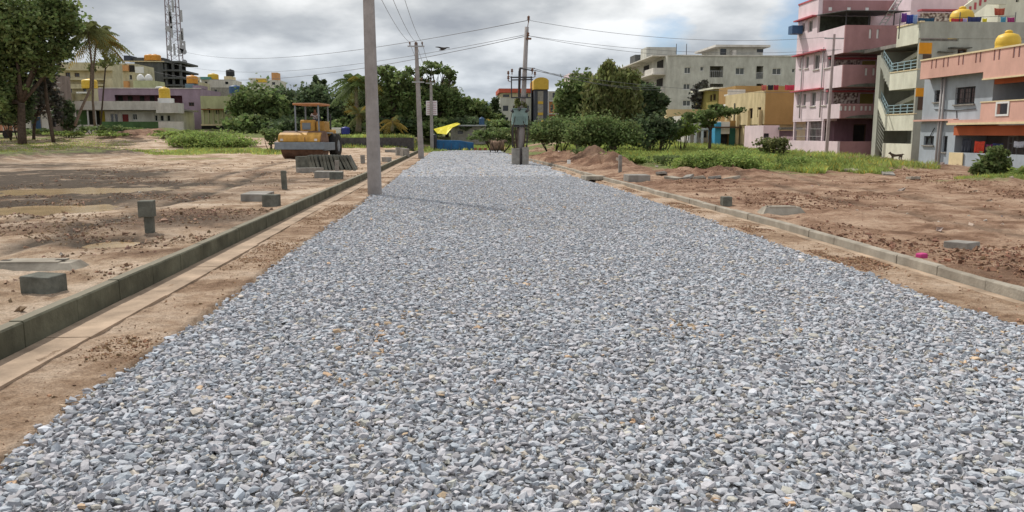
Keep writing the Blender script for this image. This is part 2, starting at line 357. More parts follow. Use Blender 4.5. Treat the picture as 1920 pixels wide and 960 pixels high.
def ground_mat():
    m = bpy.data.materials.new('bare_earth'); m.use_nodes = True; nt = m.node_tree; N = nt.nodes; L = nt.links; b = N['Principled BSDF']
    tc = N.new('ShaderNodeTexCoord'); at = N.new('ShaderNodeAttribute'); at.attribute_name = 'tint'; sp = N.new('ShaderNodeSeparateColor'); L.new(at.outputs['Color'], sp.inputs[0])
    def noi(s, d, r=0.6):
        n = N.new('ShaderNodeTexNoise'); n.inputs['Scale'].default_value = s; n.inputs['Detail'].default_value = d; n.inputs['Roughness'].default_value = r; L.new(tc.outputs['Object'], n.inputs['Vector']); return n.outputs['Fac']
    def ramp(src, st):
        r = N.new('ShaderNodeValToRGB'); e = r.color_ramp.elements
        while len(e) < len(st): e.new(.5)
        for q, (p, c) in zip(e, st): q.position = p; q.color = (*c, 1)
        L.new(src, r.inputs[0]); return r.outputs[0]
    def mix(f, a, c, bt='MIX'):
        n = N.new('ShaderNodeMix'); n.data_type = 'RGBA'; n.blend_type = bt
        if isinstance(f, float): n.inputs[0].default_value = f
        else: L.new(f, n.inputs[0])
        for i, v in ((6, a), (7, c)):
            if isinstance(v, tuple): n.inputs[i].default_value = (*v, 1)
            else: L.new(v, n.inputs[i])
        return n.outputs[2]
    def mth(op, a, c, cl=True):
        n = N.new('ShaderNodeMath'); n.operation = op; n.use_clamp = cl
        for i, v in ((0, a), (1, c)):
            if isinstance(v, (int, float)): n.inputs[i].default_value = v
            else: L.new(v, n.inputs[i])
        return n.outputs[0]
    n1 = noi(0.9, 8, 0.68); n2 = noi(9, 8, 0.72); n3 = noi(60, 5, .7)
    tan = ramp(n1, [(.33, (.20, .125, .08)), (.45, (.37, .27, .185)), (.52, (.50, .39, .29)), (.64, (.60, .50, .40))])
    redc = ramp(n1, [(.34, (.11, .058, .038)), (.45, (.20, .108, .07)), (.54, (.29, .175, .115)), (.66, (.40, .27, .185))])
    c = mix(sp.outputs[2], tan, redc)
    c = mix(1.0, c, ramp(n2, [(.3, (.62, .58, .55)), (.5, (1, 1, 1)), (.7, (1.18, 1.16, 1.14))]), 'MULTIPLY')
    c = mix(1.0, c, ramp(n3, [(.35, (.62, .59, .56)), (.5, (1, 1, 1)), (.65, (1.22, 1.2, 1.18))]), 'MULTIPLY')
    wetf = mth('MULTIPLY', sp.outputs[0], ramp(noi(1.1, 5), [(.36, (.45,) * 3), (.5, (1.3,) * 3)]))
    c = mix(wetf, c, ramp(n2, [(.3, (.045, .034, .026)), (.7, (.12, .092, .068))]))
    gf = ramp(mth('ADD', mth('MULTIPLY', sp.outputs[1], .62), mth('MULTIPLY', n1, .75)), [(.62, (0, 0, 0)), (.74, (1, 1, 1))])
    gcol = ramp(n2, [(.3, (.07, .085, .03)), (.5, (.14, .165, .055)), (.7, (.24, .24, .11))])
    c = mix(gf, c, gcol); L.new(c, b.inputs['Base Color'])
    rg = N.new('ShaderNodeMapRange'); L.new(wetf, rg.inputs[0]); rg.inputs[3].default_value = .95; rg.inputs[4].default_value = .93; L.new(rg.outputs[0], b.inputs['Roughness'])
    b.inputs['Specular IOR Level'].default_value = .12
    h = mth('ADD', mth('MULTIPLY', n2, .7, False), mth('MULTIPLY', n3, .3, False), False)
    bp = N.new('ShaderNodeBump'); bp.inputs['Distance'].default_value = .07; bp.inputs['Strength'].default_value = .9; L.new(h, bp.inputs['Height']); L.new(bp.outputs[0], b.inputs['Normal'])
    return m
M_ground = ground_mat()
V = np.stack([XX, YY, Z], -1).reshape(-1, 3)
g = npmesh('ground', V, FF, 4, M_ground, cols, smooth=True); tag(g, kind='structure')
# the land behind the viewer, for other viewpoints and for reflections
back = MB().add([(-2200, -400, -.06), (2200, -400, -.06), (2200, 1.25, -.06), (-2200, 1.25, -.06)], [(0, 1, 2, 3)]).build('ground', M_ground); tag(back, kind='structure')
# puddle water
M_water = mat('muddy_water', (.40, .285, .16), .16, .2, 1.5, 0.001, 6, .3)
for px, py, rx, ry, zw in ((70, 391, 170, 19, .115), (150, 355, 210, 13, .10), (205, 457, 60, 12, .13), (360, 297, 80, 6, .13)):
    x, y = G(px, py, zw); lx = rx / FPX * y; ly = abs(G(px, py - ry, zw)[1] - y)
    pts = []
    for k in range(40):
        a = 2 * math.pi * k / 40; q = 1 + .12 * math.sin(3 * a + px) + .07 * math.sin(7 * a)
        pts.append((min(x + lx * q * math.cos(a), KL_B - .05), y + ly * q * math.sin(a), zw))
    o = MB().add(pts, [tuple(range(40))]).build('water', M_water); tag(o, kind='structure')
# far hill
hp = []
for k in range(61):
    x = -700 + k * 1900 / 60; hp.append((x, 8 + 50 * math.exp(-((x - 60) / 170) ** 2) + 6 * math.sin(k * .31) ** 2))
hv = []; hf = []
for (x, z) in hp: hv += [(x, 1500, -2), (x, 1560, z * .7), (x, 1640, z), (x, 1900, -2)]
for k in range(60):
    for j in range(3): hf.append((4 * k + j, 4 * (k + 1) + j, 4 * (k + 1) + j + 1, 4 * k + j + 1))
o = MB().add(hv, hf, True).build('hills', mat('far_hill', (.09, .13, .17), .95, .2, .02)); tag(o, kind='structure')

# ------------------------------------------------------------------ kerbs, gutters
def kerb_sweep(name, path, x_sign, w, h, m, ext=0.0, seg=0.0):
    mb = MB(); prof = [(0, -.12), (0, h - .015), (.012 * x_sign, h), (w * x_sign - .012 * x_sign, h), (w * x_sign, h - .015), (w * x_sign, -.12)]
    n = len(prof)
    vs = []
    for (x, y, dz) in path:
        for a, b in prof: vs.append((x + a, y, (b + dz) if b > 0 else b))
    fs = []
    for i in range(len(path) - 1):
        for j in range(n - 1): fs.append((i * n + j, i * n + j + 1, (i + 1) * n + j + 1, (i + 1) * n + j))
    fs += [tuple(range(n)), tuple((len(path) - 1) * n + j for j in range(n))[::-1]]
    mb.add(vs, fs); o = mb.build(name, m); tag(o, kind='structure'); return o
M_kl = mat('kerb_shaded_weathered', (.13, .13, .092), .95, .3, 3, .006, 40, .2, stain=.35)  # dark base holds the road face's shade besides real staining
def sunlit_dust(m, col):
    nt = m.node_tree; N = nt.nodes; L = nt.links; b = N['Principled BSDF']; src = b.inputs['Base Color'].links[0].from_socket
    g_ = N.new('ShaderNodeNewGeometry'); sp = N.new('ShaderNodeSeparateXYZ'); L.new(g_.outputs['True Normal'], sp.inputs[0]); r = N.new('ShaderNodeMapRange'); r.inputs[1].default_value = .6; r.inputs[2].default_value = .9; r.inputs[4].default_value = .75; L.new(sp.outputs[2], r.inputs[0])
    x = N.new('ShaderNodeMix'); x.data_type = 'RGBA'; L.new(r.outputs[0], x.inputs[0]); L.new(src, x.inputs[6]); x.inputs[7].default_value = (*col, 1); L.new(x.outputs[2], b.inputs['Base Color']); return m
sunlit_dust(M_kl, (.25, .225, .175))  # dust on the top faces, with their sunlit tone painted in
M_kr = mat('kerb_pale', (.36, .325, .27), .95, .2, 3, .006, 40, .2, stain=.3)
M_gut = mat('gutter_concrete', (.37, .28, .205), .95, .35, 1.8, .006, 40, .2)
pl = []; y = 1.0
while y < 82:                          # cast blocks, each a touch out of line
    L_ = .9; j = random.uniform(-.004, .004); dz = random.uniform(-.004, .004)
    pl += [(KL_F + j, y, dz), (KL_F + j, y + L_ - .012, dz), (KL_F + j - .005, y + L_ - .010, dz - .005), (KL_F + j - .005, y + L_ - .002, dz - .005)]
    y += L_
kerb_sweep('kerb_left', pl, -1, .12, .245, M_kl)
pr = []; y = 1.0; 
while y < KRy[-1]:
    L_ = .9; j = random.uniform(-.007, .007); dz = random.uniform(-.007, .007)
    for t in (0, L_ - .012): pr.append((float(kerb_r(y + t)) + j, y + t, dz))
    pr += [(float(kerb_r(y + L_ - .01)) + j + .012, y + L_ - .010, dz - .012), (float(kerb_r(y + L_)) + j + .012, y + L_ - .002, dz - .012)]
    y += L_
kerb_sweep('kerb_right', pr, 1, .12, .135, M_kr)
mb = MB(); y = 1.0; k = 0
while y < 80:
    L_ = random.uniform(1.6, 2.6); w = random.uniform(-.02, .04) ; zt = .032 + random.uniform(-.004, .004)
    mb.box(KL_F + .004, -3.08 + w, y, y + L_ - .012, -.1, zt)
    y += L_
tag(mb.build('gutter_left', M_gut), kind='structure')
mb = MB(); vs = []
for y in np.arange(1, 42, .5): x = float(kerb_r(y)); vs += [(x - .006, y, -.1), (x - .006, y, .022), (x - .10 - .03 * math.sin(y * 1.7), y, .018), (x - .12, y, -.1)]
n = len(vs) // 4; mb.add(vs, [(4 * i + j, 4 * i + 4 + j, 4 * i + 5 + j, 4 * i + 1 + j) for i in range(n - 1) for j in range(3)]); tag(mb.build('gutter_right', M_gut), kind='structure')

# ------------------------------------------------------------------ gravel road
def road_right(y): return np.minimum(4.90, kerb_r(y) - .25 - .25 * (np.asarray(y) < 40))
M_bed = mat('gravel_bed', (.38, .375, .37), .95, .5, 18, .03, 30)
vs = []; yy = list(np.arange(1.0, 80.6, .8))
for y in yy: vs += [(-2.36, y, -.012), (float(road_right(y)) + .0, y, -.012)]
o = MB().add(vs, [(2 * i, 2 * i + 1, 2 * i + 3, 2 * i + 2) for i in range(len(yy) - 1)]).build('road', M_bed); tag(o, kind='structure')
def ico():
    t = (1 + 5 ** .5) / 2
    v = np.array([(-1, t, 0), (1, t, 0), (-1, -t, 0), (1, -t, 0), (0, -1, t), (0, 1, t), (0, -1, -t), (0, 1, -t), (t, 0, -1), (t, 0, 1), (-t, 0, -1), (-t, 0, 1)], float)
    v /= np.linalg.norm(v[0])
    f = [(0, 11, 5), (0, 5, 1), (0, 1, 7), (0, 7, 10), (0, 10, 11), (1, 5, 9), (5, 11, 4), (11, 10, 2), (10, 7, 6), (7, 1, 8), (3, 9, 4), (3, 4, 2), (3, 2, 6), (3, 6, 8), (3, 8, 9), (4, 9, 5), (2, 4, 11), (6, 2, 10), (8, 6, 7), (9, 8, 1)]
    return v, np.array(f)
def octa():
    return np.array([(1, 0, 0), (0, 1, 0), (-1, 0, 0), (0, -1, 0), (0, 0, 1), (0, 0, -1)], float), np.array([(0, 1, 4), (1, 2, 4), (2, 3, 4), (3, 0, 4), (1, 0, 5), (2, 1, 5), (3, 2, 5), (0, 3, 5)])
def chip():
    v = np.array([(x, y, z) for z in (-.62, .62) for x, y in ((-.75, -.6), (.75, -.6), (.75, .6), (-.75, .6))], float)
    return v, np.array([(0, 2, 1), (0, 3, 2), (4, 5, 6), (4, 6, 7), (0, 1, 5), (0, 5, 4), (1, 2, 6), (1, 6, 5), (2, 3, 7), (2, 7, 6), (3, 0, 4), (3, 4, 7)])
def stones(name, pos, size, m, col, kind='ico', flat=.55, tilt=.45, clampz=True, label=None, cat=None, aspect=(.42, .9)):
    bv, bf = {'ico': ico, 'octa': octa, 'chip': chip}[kind]()
    n = len(pos); k = len(bv)
    v = np.repeat(bv[None], n, 0) * (1 + rng.uniform(-.28, .28, (n, k, 1)))
    if kind == 'chip': v = v * rng.uniform(.45, 1.15, (n, k, 1)) + rng.normal(0, .13, (n, k, 3)); v[:, 4:, :2] *= rng.uniform(.35, .95, (n, 1, 1)); clampz = False
    if clampz: v = np.clip(v, -rng.uniform(.5, .95, (n, 1, 3)), rng.uniform(.5, .95, (n, 1, 3)))
    s = np.stack([size, size * rng.uniform(*aspect, n), size * flat * rng.uniform(.6, 1.25, n)], -1)
    v = v * s[:, None, :]
    a = rng.uniform(0, 2 * np.pi, n); tx = rng.normal(0, tilt, n); ty = rng.normal(0, tilt, n)
    cx, sx = np.cos(tx)[:, None], np.sin(tx)[:, None]; y1 = v[:, :, 1] * cx - v[:, :, 2] * sx; z1 = v[:, :, 1] * sx + v[:, :, 2] * cx; x1 = v[:, :, 0]
    cy, sy = np.cos(ty)[:, None], np.sin(ty)[:, None]; x2 = x1 * cy + z1 * sy; z2 = -x1 * sy + z1 * cy
    ca, sa = np.cos(a)[:, None], np.sin(a)[:, None]
    V = np.stack([x2 * ca - y1 * sa, x2 * sa + y1 * ca, z2], -1) + pos[:, None, :]
    F = (bf[None] + (np.arange(n) * k)[:, None, None]).reshape(-1)
    cc = np.repeat(col, k, 0)
    o = npmesh(name, V.reshape(-1, 3), F, 3, m, cc)
    return tag(o, label, cat, kind='stuff')
def gravel_cols(P):
    n = len(P); b = np.clip(rng.normal(.435, .048, n), .24, .6); t = rng.uniform(-.03, .035, n)
    c = np.stack([b * (.97 - t * 2), b * (.99), b * (1.06 + t)], -1)
    u = rng.random(n); pat = fbm(P[:, 0], P[:, 1], 1.1, 3, 77)
    c[u < .025] *= 1.2
    c[(u > .06) & (u < .12)] *= .68
    w = (u > .93 - np.clip(pat * .9, -.02, .6) * .30); c[w] = c[w] * np.array([1.12, 1.02, .84])
    r = (u > .997 - np.clip(pat - .14, 0, .6) * .6); c[r] = c[r] * np.array([1.08, .84, .64])
    return np.clip(c, 0, .82)
def scatter(y0, y1, pitch, size, kind, zoff, flat, tilt):
    ny = int((y1 - y0) / pitch); xs = np.arange(-2.6, 5.2, pitch); nx = len(xs)
    X, Y = np.meshgrid(xs, y0 + (np.arange(ny) + .5) * pitch); X = X + rng.uniform(-.5, .5, X.shape) * pitch; Y = Y + rng.uniform(-.5, .5, Y.shape) * pitch
    X = X.ravel(); Y = Y.ravel()
    el = -2.36 + .16 * fbm(X, Y, .8, 3, 3) + .14 * fbm(X * 0, Y, .35, 2, 8); er = road_right(Y) + .25 * fbm(X * 0, Y, .5, 3, 4)
    k = (X > el + rng.normal(0, .03, len(X))) & (X < er + rng.normal(0, .04, len(X))); X = X[k]; Y = Y[k]
    Zz = zoff + rng.uniform(-.012, .012, len(X)) + .02 * fbm(X, Y, 1.2, 2, 6)
    sz = size * np.exp(rng.normal(0, .27, len(X)))
    return np.stack([X, Y, Zz], -1), sz
M_stone = mat('crushed_stone', (1, 1, 1), .9, .16, 60, .0, 40, .25, attr='tint')
A1, S1 = scatter(1.6, 14, .040, .026, 'ico', .006, .5, .5); A2, S2 = scatter(1.6, 14, .050, .031, 'ico', .012, .5, .35); A3, S3 = scatter(1.6, 14, .066, .033, 'ico', .017, .5, .35)
S1 = np.minimum(S1, .05); S2 = np.minimum(S2, .055); S3 = np.minimum(S3, .055)
NEAR = 'crushed grey stone chips spread over the near part of the road'
stones('gravel', A1, S1, M_stone, gravel_cols(A1), 'chip', .6, .35, label=NEAR + ', lowest layer', cat='gravel')
stones('gravel', A2, S2, M_stone, gravel_cols(A2), 'chip', .50, .24, label=NEAR, cat='gravel')
stones('gravel', A3, S3, M_stone, gravel_cols(A3), 'ico', .34, .17, label=NEAR + ', top layer', cat='gravel')
A1, S1 = scatter(14, 32, .060, .038, 'octa', .006, .5, .5)
stones('gravel', A1, np.minimum(S1, .06), M_stone, np.clip(gravel_cols(A1) * (1.0 + .1 * np.clip((A1[:, 1:2] - 14) / 18, 0, 1)), 0, .8), 'chip', .42, .16, label='crushed grey stone spread over the middle of the road', cat='gravel')
A1, S1 = scatter(32, 80.5, .10, .065, 'octa', .006, .5, .5)
stones('gravel', A1, S1 * 1.2, M_stone, gravel_cols(A1) * .97, 'octa', .34, .15, clampz=False, label='crushed grey stone spread over the far end of the road', cat='gravel')

# ------------------------------------------------------------------ clods and rubble on the bare earth
M_clod = mat('earth_clod', (1, 1, 1), .95, .25, 30, .004, 60, .15, attr='tint')
def clods(name, n, xr, yr, size, dens, col, label, cat, seed, kind='ico', flat=.6):
    x = rng.uniform(*xr, n); u = rng.random(n); y = yr[0] * (yr[1] / yr[0]) ** u if yr[0] > 0 else rng.uniform(*yr, n)
    d = fbm(x, y, dens, 4, seed); k = rng.random(n) < np.clip((d - .02) * 6, 0.02, 1); x = x[k]; y = y[k]
    kk = (x < KL_B - .06) | ((x > -3.0) & (x < -2.45)) | ((x > 5.0) & (x < kerb_r(y) - .12)) | (x > kerb_r(y) + .2); x = x[kk]; y = y[kk]
    z = ground(x, y); s = size * np.exp(rng.normal(0, .6, len(x))) * .60; s = np.minimum(s, size * 2.6)
    P = np.stack([x, y, z + s * .12], -1); c = np.array(col)[None] * rng.uniform(.6, 1.6, (len(x), 1)) * (1 + rng.uniform(-.08, .08, (len(x), 3)))
    return stones(name, P, s, M_clod, np.clip(c, 0, .8), 'chip', flat, .4, label=label, cat=cat)
clods('soil_clods', 70000, (-3.0, -2.4), (3, 60), .011, .8, (.27, .17, .105), 'small brown clods on the left verge between gutter and gravel', 'soil', 51)
clods('soil_clods', 70000, (5.0, 5.6), (5, 50), .013, .8, (.27, .165, .105), 'small brown clods on the right verge beside the pale kerb', 'soil', 52)
clods('soil_clods', 110000, (-16, -3.6), (6, 45), .027, .45, (.26, .175, .12), 'scattered brown clods on the muddy ground left of the road', 'soil', 53)
clods('soil_clods', 170000, (5.7, 26), (7.5, 50), .026, .40, (.21, .12, .08), 'scattered red brown clods on the cleared ground right of the road', 'soil', 54)
clods('rubble', 700, (5.9, 26), (12, 50), .07, .5, (.42, .36, .30), 'pale broken stones lying on the cleared ground to the right', 'rubble', 55)
clods('rubble', 500, (-14, -3.7), (8, 40), .05, .6, (.38, .33, .28), 'pale broken stones lying in the mud to the left', 'rubble', 56)

# ------------------------------------------------------------------ trees and plants
def leafm(name, col, tr=.38): return mat(name, col, .75, .18, 1.2, attr='tint', trans=tr, spec=.15)
M_leaf = leafm('foliage', (.17, .225, .085)); M_leafd = leafm('dark_foliage', (.11, .15, .075)); M_leafl = leafm('light_foliage', (.26, .34, .10))
M_leafo = leafm('olive_foliage', (.17, .185, .075)); M_twig = leafm('bare_twigs', (.20, .185, .165), .0); M_blade = leafm('grass_blade', (.34, .42, .13), .4)
M_willow = leafm('willow_foliage', (.20, .22, .085))
def leaves(name, centers, size, m, cols, parent, droop=0.0, elong=1.6, off=None):
    n = len(centers)
    a = rng.normal(size=(n, 3)); a[:, 2] *= (.6 if droop == 0 else 1); 
    if droop > 0: a = a * (1 - droop) + np.array([0, 0, -1.6]) * droop
    a /= np.linalg.norm(a, axis=1, keepdims=True)
    b = np.cross(a, rng.normal(size=(n, 3))); b /= np.linalg.norm(b, axis=1, keepdims=True)
    s = (size * rng.uniform(.6, 1.35, n))[:, None]
    V = np.stack([centers - a * s * elong / 2, centers + b * s * .5, centers + a * s * elong / 2, centers - b * s * .5], 1).reshape(-1, 3)
    F = np.arange(n * 4)
    return npmesh(name, V, F, 4, m, np.repeat(cols, 4, 0), parent)
def crown_points(lobes, n, shell=.5, clump=.16, clumps=None):
    """lobes: (cx,cy,cz,rx,ry,rz). leaf points gathered in clumps spread over each lobe"""
    vol = np.array([l[3] * l[5] for l in lobes]) ** 1.0; vol = vol / vol.sum(); P = []; T = []
    for l, w in zip(lobes, vol):
        k = max(4, int(n * w)); nc = max(5, int((clumps or n / 55) * w))
        d = rng.normal(size=(nc, 3)); d /= np.linalg.norm(d, axis=1, keepdims=True)
        r = rng.uniform(shell, 1.05, (nc, 1)) ** .7
        cc = d * r; tc = rng.uniform(.65, 1.35, nc)
        i = rng.integers(0, nc, k); q = cc[i] + rng.normal(size=(k, 3)) * clump * rng.uniform(.6, 1.5, (nc, 1))[i]
        P.append(q * np.array(l[3:6]) + np.array(l[:3])); T.append(tc[i] * rng.uniform(.8, 1.2, k))
    return np.concatenate(P), np.concatenate(T)
def limb(mb, p, q, r0, r1, sag=.15, n=5, k=6):
    p = Vector(p); q = Vector(q); pts = []; rr = []
    j = Vector((random.uniform(-1, 1), random.uniform(-1, 1), random.uniform(0, 1))) * (q - p).length * sag
    for i in range(k):
        t = i / (k - 1); pts.append(p.lerp(q, t) + j * math.sin(math.pi * t)); rr.append(r0 + (r1 - r0) * t)
    mb.tube(pts, rr, 6)
def tree(name, label, cat, px, py, Y, lobes_px, n, size, m, trunk_r=.25, lean=0.0, group=None, fork=.35, depth=.8, trunk_m=None, droop=0, shell=.45, clump=.17, zbase=None, elong=1.6, clumps=None, twigs=0):
    b = P3(px, py, Y); z0 = gz(b.x, Y) if zbase is None else zbase; b.z = z0 - .1
    root = base(name, b, label, cat, group)
    lobes = []
    for lx, ly, rx, ry in lobes_px:
        yy = Y + random.uniform(-.35, .35) * rx / FPX * Y
        c = P3(lx, ly, yy); w = rx / FPX * yy; lobes.append((c.x, c.y, c.z, w, w * depth, ry / FPX * yy))
    top = sum((Vector(l[:3]) for l in lobes), Vector()) / len(lobes); f = b.lerp(top, fork); f.x += lean
    mb = MB(); limb(mb, b, f, trunk_r, trunk_r * .75, .05)
    for l in lobes:
        e = Vector(l[:3]); limb(mb, f, e, trunk_r * .55, trunk_r * .12, .12)
        for s in range(3):
            d = Vector((random.uniform(-.8, .8) * l[3], random.uniform(-.8, .8) * l[4], random.uniform(-.2, .8) * l[5])); limb(mb, f.lerp(e, random.uniform(.5, 1)), e + d, trunk_r * .2, trunk_r * .05, .1)
        for s in range(twigs):
            d = Vector((random.uniform(-1, 1) * l[3], random.uniform(-1, 1) * l[4], random.uniform(-.6, 1.1) * l[5])); limb(mb, f.lerp(e, random.uniform(.4, 1)), e + d, trunk_r * .12, trunk_r * .03, .15)
    mb.build('trunk', trunk_m or M_bark, root)
    if n:
        P, T = crown_points(lobes, n, shell, clump, clumps); c = T[:, None] * (1 + rng.uniform(-.1, .1, (len(T), 3)))
        leaves('crown', P, size, m, c, root, droop, elong)
    return root
def palm(name, label, pts_px, Y, r, frond_len, nfr, group=None, m=None, z0=None, old=0.0):
    pts = [P3(a, b_, Y) for a, b_ in pts_px]; root = base(name, pts[0], label, 'palm', group)
    dense = []
    for i in range(len(pts) - 1):
        for t in (0, .33, .66): dense.append(pts[i].lerp(pts[i + 1], t))
    dense.append(pts[-1]); k = len(dense); MB().tube(dense, [r * (1.15 - .5 * i / (k - 1)) for i in range(k)], 8).build('trunk', M_barkp, root)
    c = np.array(dense[-1]); V = []; cl = []; F = []; nn = 0
    for i in range(nfr):
        az = 2 * math.pi * i / nfr * 2.4 + random.uniform(-.3, .3); el = R_(random.uniform(-25, 75)); L_ = frond_len * random.uniform(.8, 1.1)
        d = np.array([math.cos(az) * math.cos(el), math.sin(az) * math.cos(el), math.sin(el)]); side = np.array([-math.sin(az), math.cos(az), 0]); tn = random.uniform(.7, 1.3)
        old_ = random.random() < old
        for s in range(16):
            t = (s + 1.5) / 17; p = c + d * L_ * t + np.array([0, 0, -1]) * L_ * .62 * t * t
            for sg in (-1, 1):
                ln = L_ * .34 * math.sin(math.pi * min(1, t * .85 + .12)); q = p + side * sg * ln * .7 + d * ln * .35 + np.array([0, 0, -ln * (.55 + .3 * random.random())])
                w = d * L_ * .022
                V += [p - w, p + w, q + w * .3, q - w * .3]; cl += [[tn * (1.5 if old_ else 1), tn, tn * (.6 if old_ else 1)]] * 4
    npmesh('crown', np.array(V), np.arange(len(V)), 4, m or M_leaf, np.array(cl), root)
    return root
def shrub(name, label, cat, lobes_px, Y, n, size, m, group=None, droop=0, depth=.9, shell=.3, clump=.2):
    ax = sum(l[0] for l in lobes_px) / len(lobes_px); by = max(l[1] + l[3] for l in lobes_px)
    x = PY(ax, by, Y)[0]; root = base(name, (x, Y, gz(x, Y)), label, cat, group); lobes = []
    mb = MB(); g0 = root.location
    for lx, ly, rx, ry in lobes_px:
        yy = Y + random.uniform(-.3, .3) * rx / FPX * Y; c = P3(lx, ly, yy); w = rx / FPX * yy; lobes.append((c.x, c.y, c.z, w, w * depth, ry / FPX * yy))
        for s in range(4): limb(mb, (c.x * .4 + g0.x * .6, c.y * .4 + Y * .6, g0.z - .05), (c.x + random.uniform(-.5, .5) * w, c.y + random.uniform(-.5, .5) * w, c.z), .035, .012, .15)
    mb.build('stem', M_bark, root)
    P, T = crown_points(lobes, n, shell, clump); P[:, 2] = np.maximum(P[:, 2], ground(P[:, 0], P[:, 1]) + .02)
    leaves('foliage', P, size, m, T[:, None] * (1 + rng.uniform(-.1, .1, (len(T), 3))), root, droop)
    return root
def grass(name, label, patches, n, h, m, cat='grass', lean=.35, w=.018, zfix=None):
    """patches: (px,py,rx,ry,Y or None,weight)"""
    X = []; Yv = []; H = []
    for px, py, rx, ry, Y, wgt, hh in patches:
        k = int(n * wgt)
        if Y is None: ya_ = G(px, py - ry, .15)[1]; yb_ = G(px, py + ry, .15)[1]; y = (ya_ + yb_) / 2; ly = abs(ya_ - yb_) / 2; x = PY(px, py, y)[0]
        else: y = Y; x = PY(px, py, Y)[0]; ly = ry
        lx = rx / FPX * y; q = rng.normal(size=(k, 2)); q /= np.linalg.norm(q, axis=1, keepdims=True); r = rng.random((k, 1)) ** .55
        xx = x + q[:, 0] * r[:, 0] * lx; yv = y + q[:, 1] * r[:, 0] * ly; dn = fbm(xx, yv, .9, 3, 61)
        keep = (rng.random(k) < np.clip(.55 + dn * 2.5, .08, 1)); X.append(xx[keep]); Yv.append(yv[keep]); H.append((hh * (1 - .45 * r[:, 0] ** 2) * (1 + 1.3 * dn))[keep])
    X = np.concatenate(X); Yv = np.concatenate(Yv); H = np.clip(np.concatenate(H), .05, 3) * h * rng.uniform(.5, 1.25, len(X)); Zg = ground(X, Yv) - .02
    n = len(X); a = rng.uniform(0, 2 * np.pi, n); ww = w * (1 + Yv / 30); dx = np.cos(a) * ww; dy = np.sin(a) * ww; lx = rng.normal(0, lean, n) * H; ly = rng.normal(0, lean, n) * H
    p0 = np.stack([X - dx, Yv - dy, Zg], -1); p1 = np.stack([X + dx, Yv + dy, Zg], -1); p2 = np.stack([X + lx * .4 + dx * .8, Yv + ly * .4 + dy * .8, Zg + H * .6], -1); p3 = np.stack([X + lx, Yv + ly, Zg + H], -1)
    V = np.stack([p0, p1, p2, p3], 1).reshape(-1, 3); t = np.clip(1 + 1.2 * fbm(X, Yv, .5, 3, 71) + rng.normal(0, .2, n), .4, 1.8)
    yel = rng.random(n) < .12; c = np.stack([t * (1 + .5 * yel), t, t * (1 - .3 * yel)], -1)
    return tag(npmesh(name, V, np.arange(n * 4), 4, m, np.repeat(c, 4, 0)), label, cat, kind='stuff')

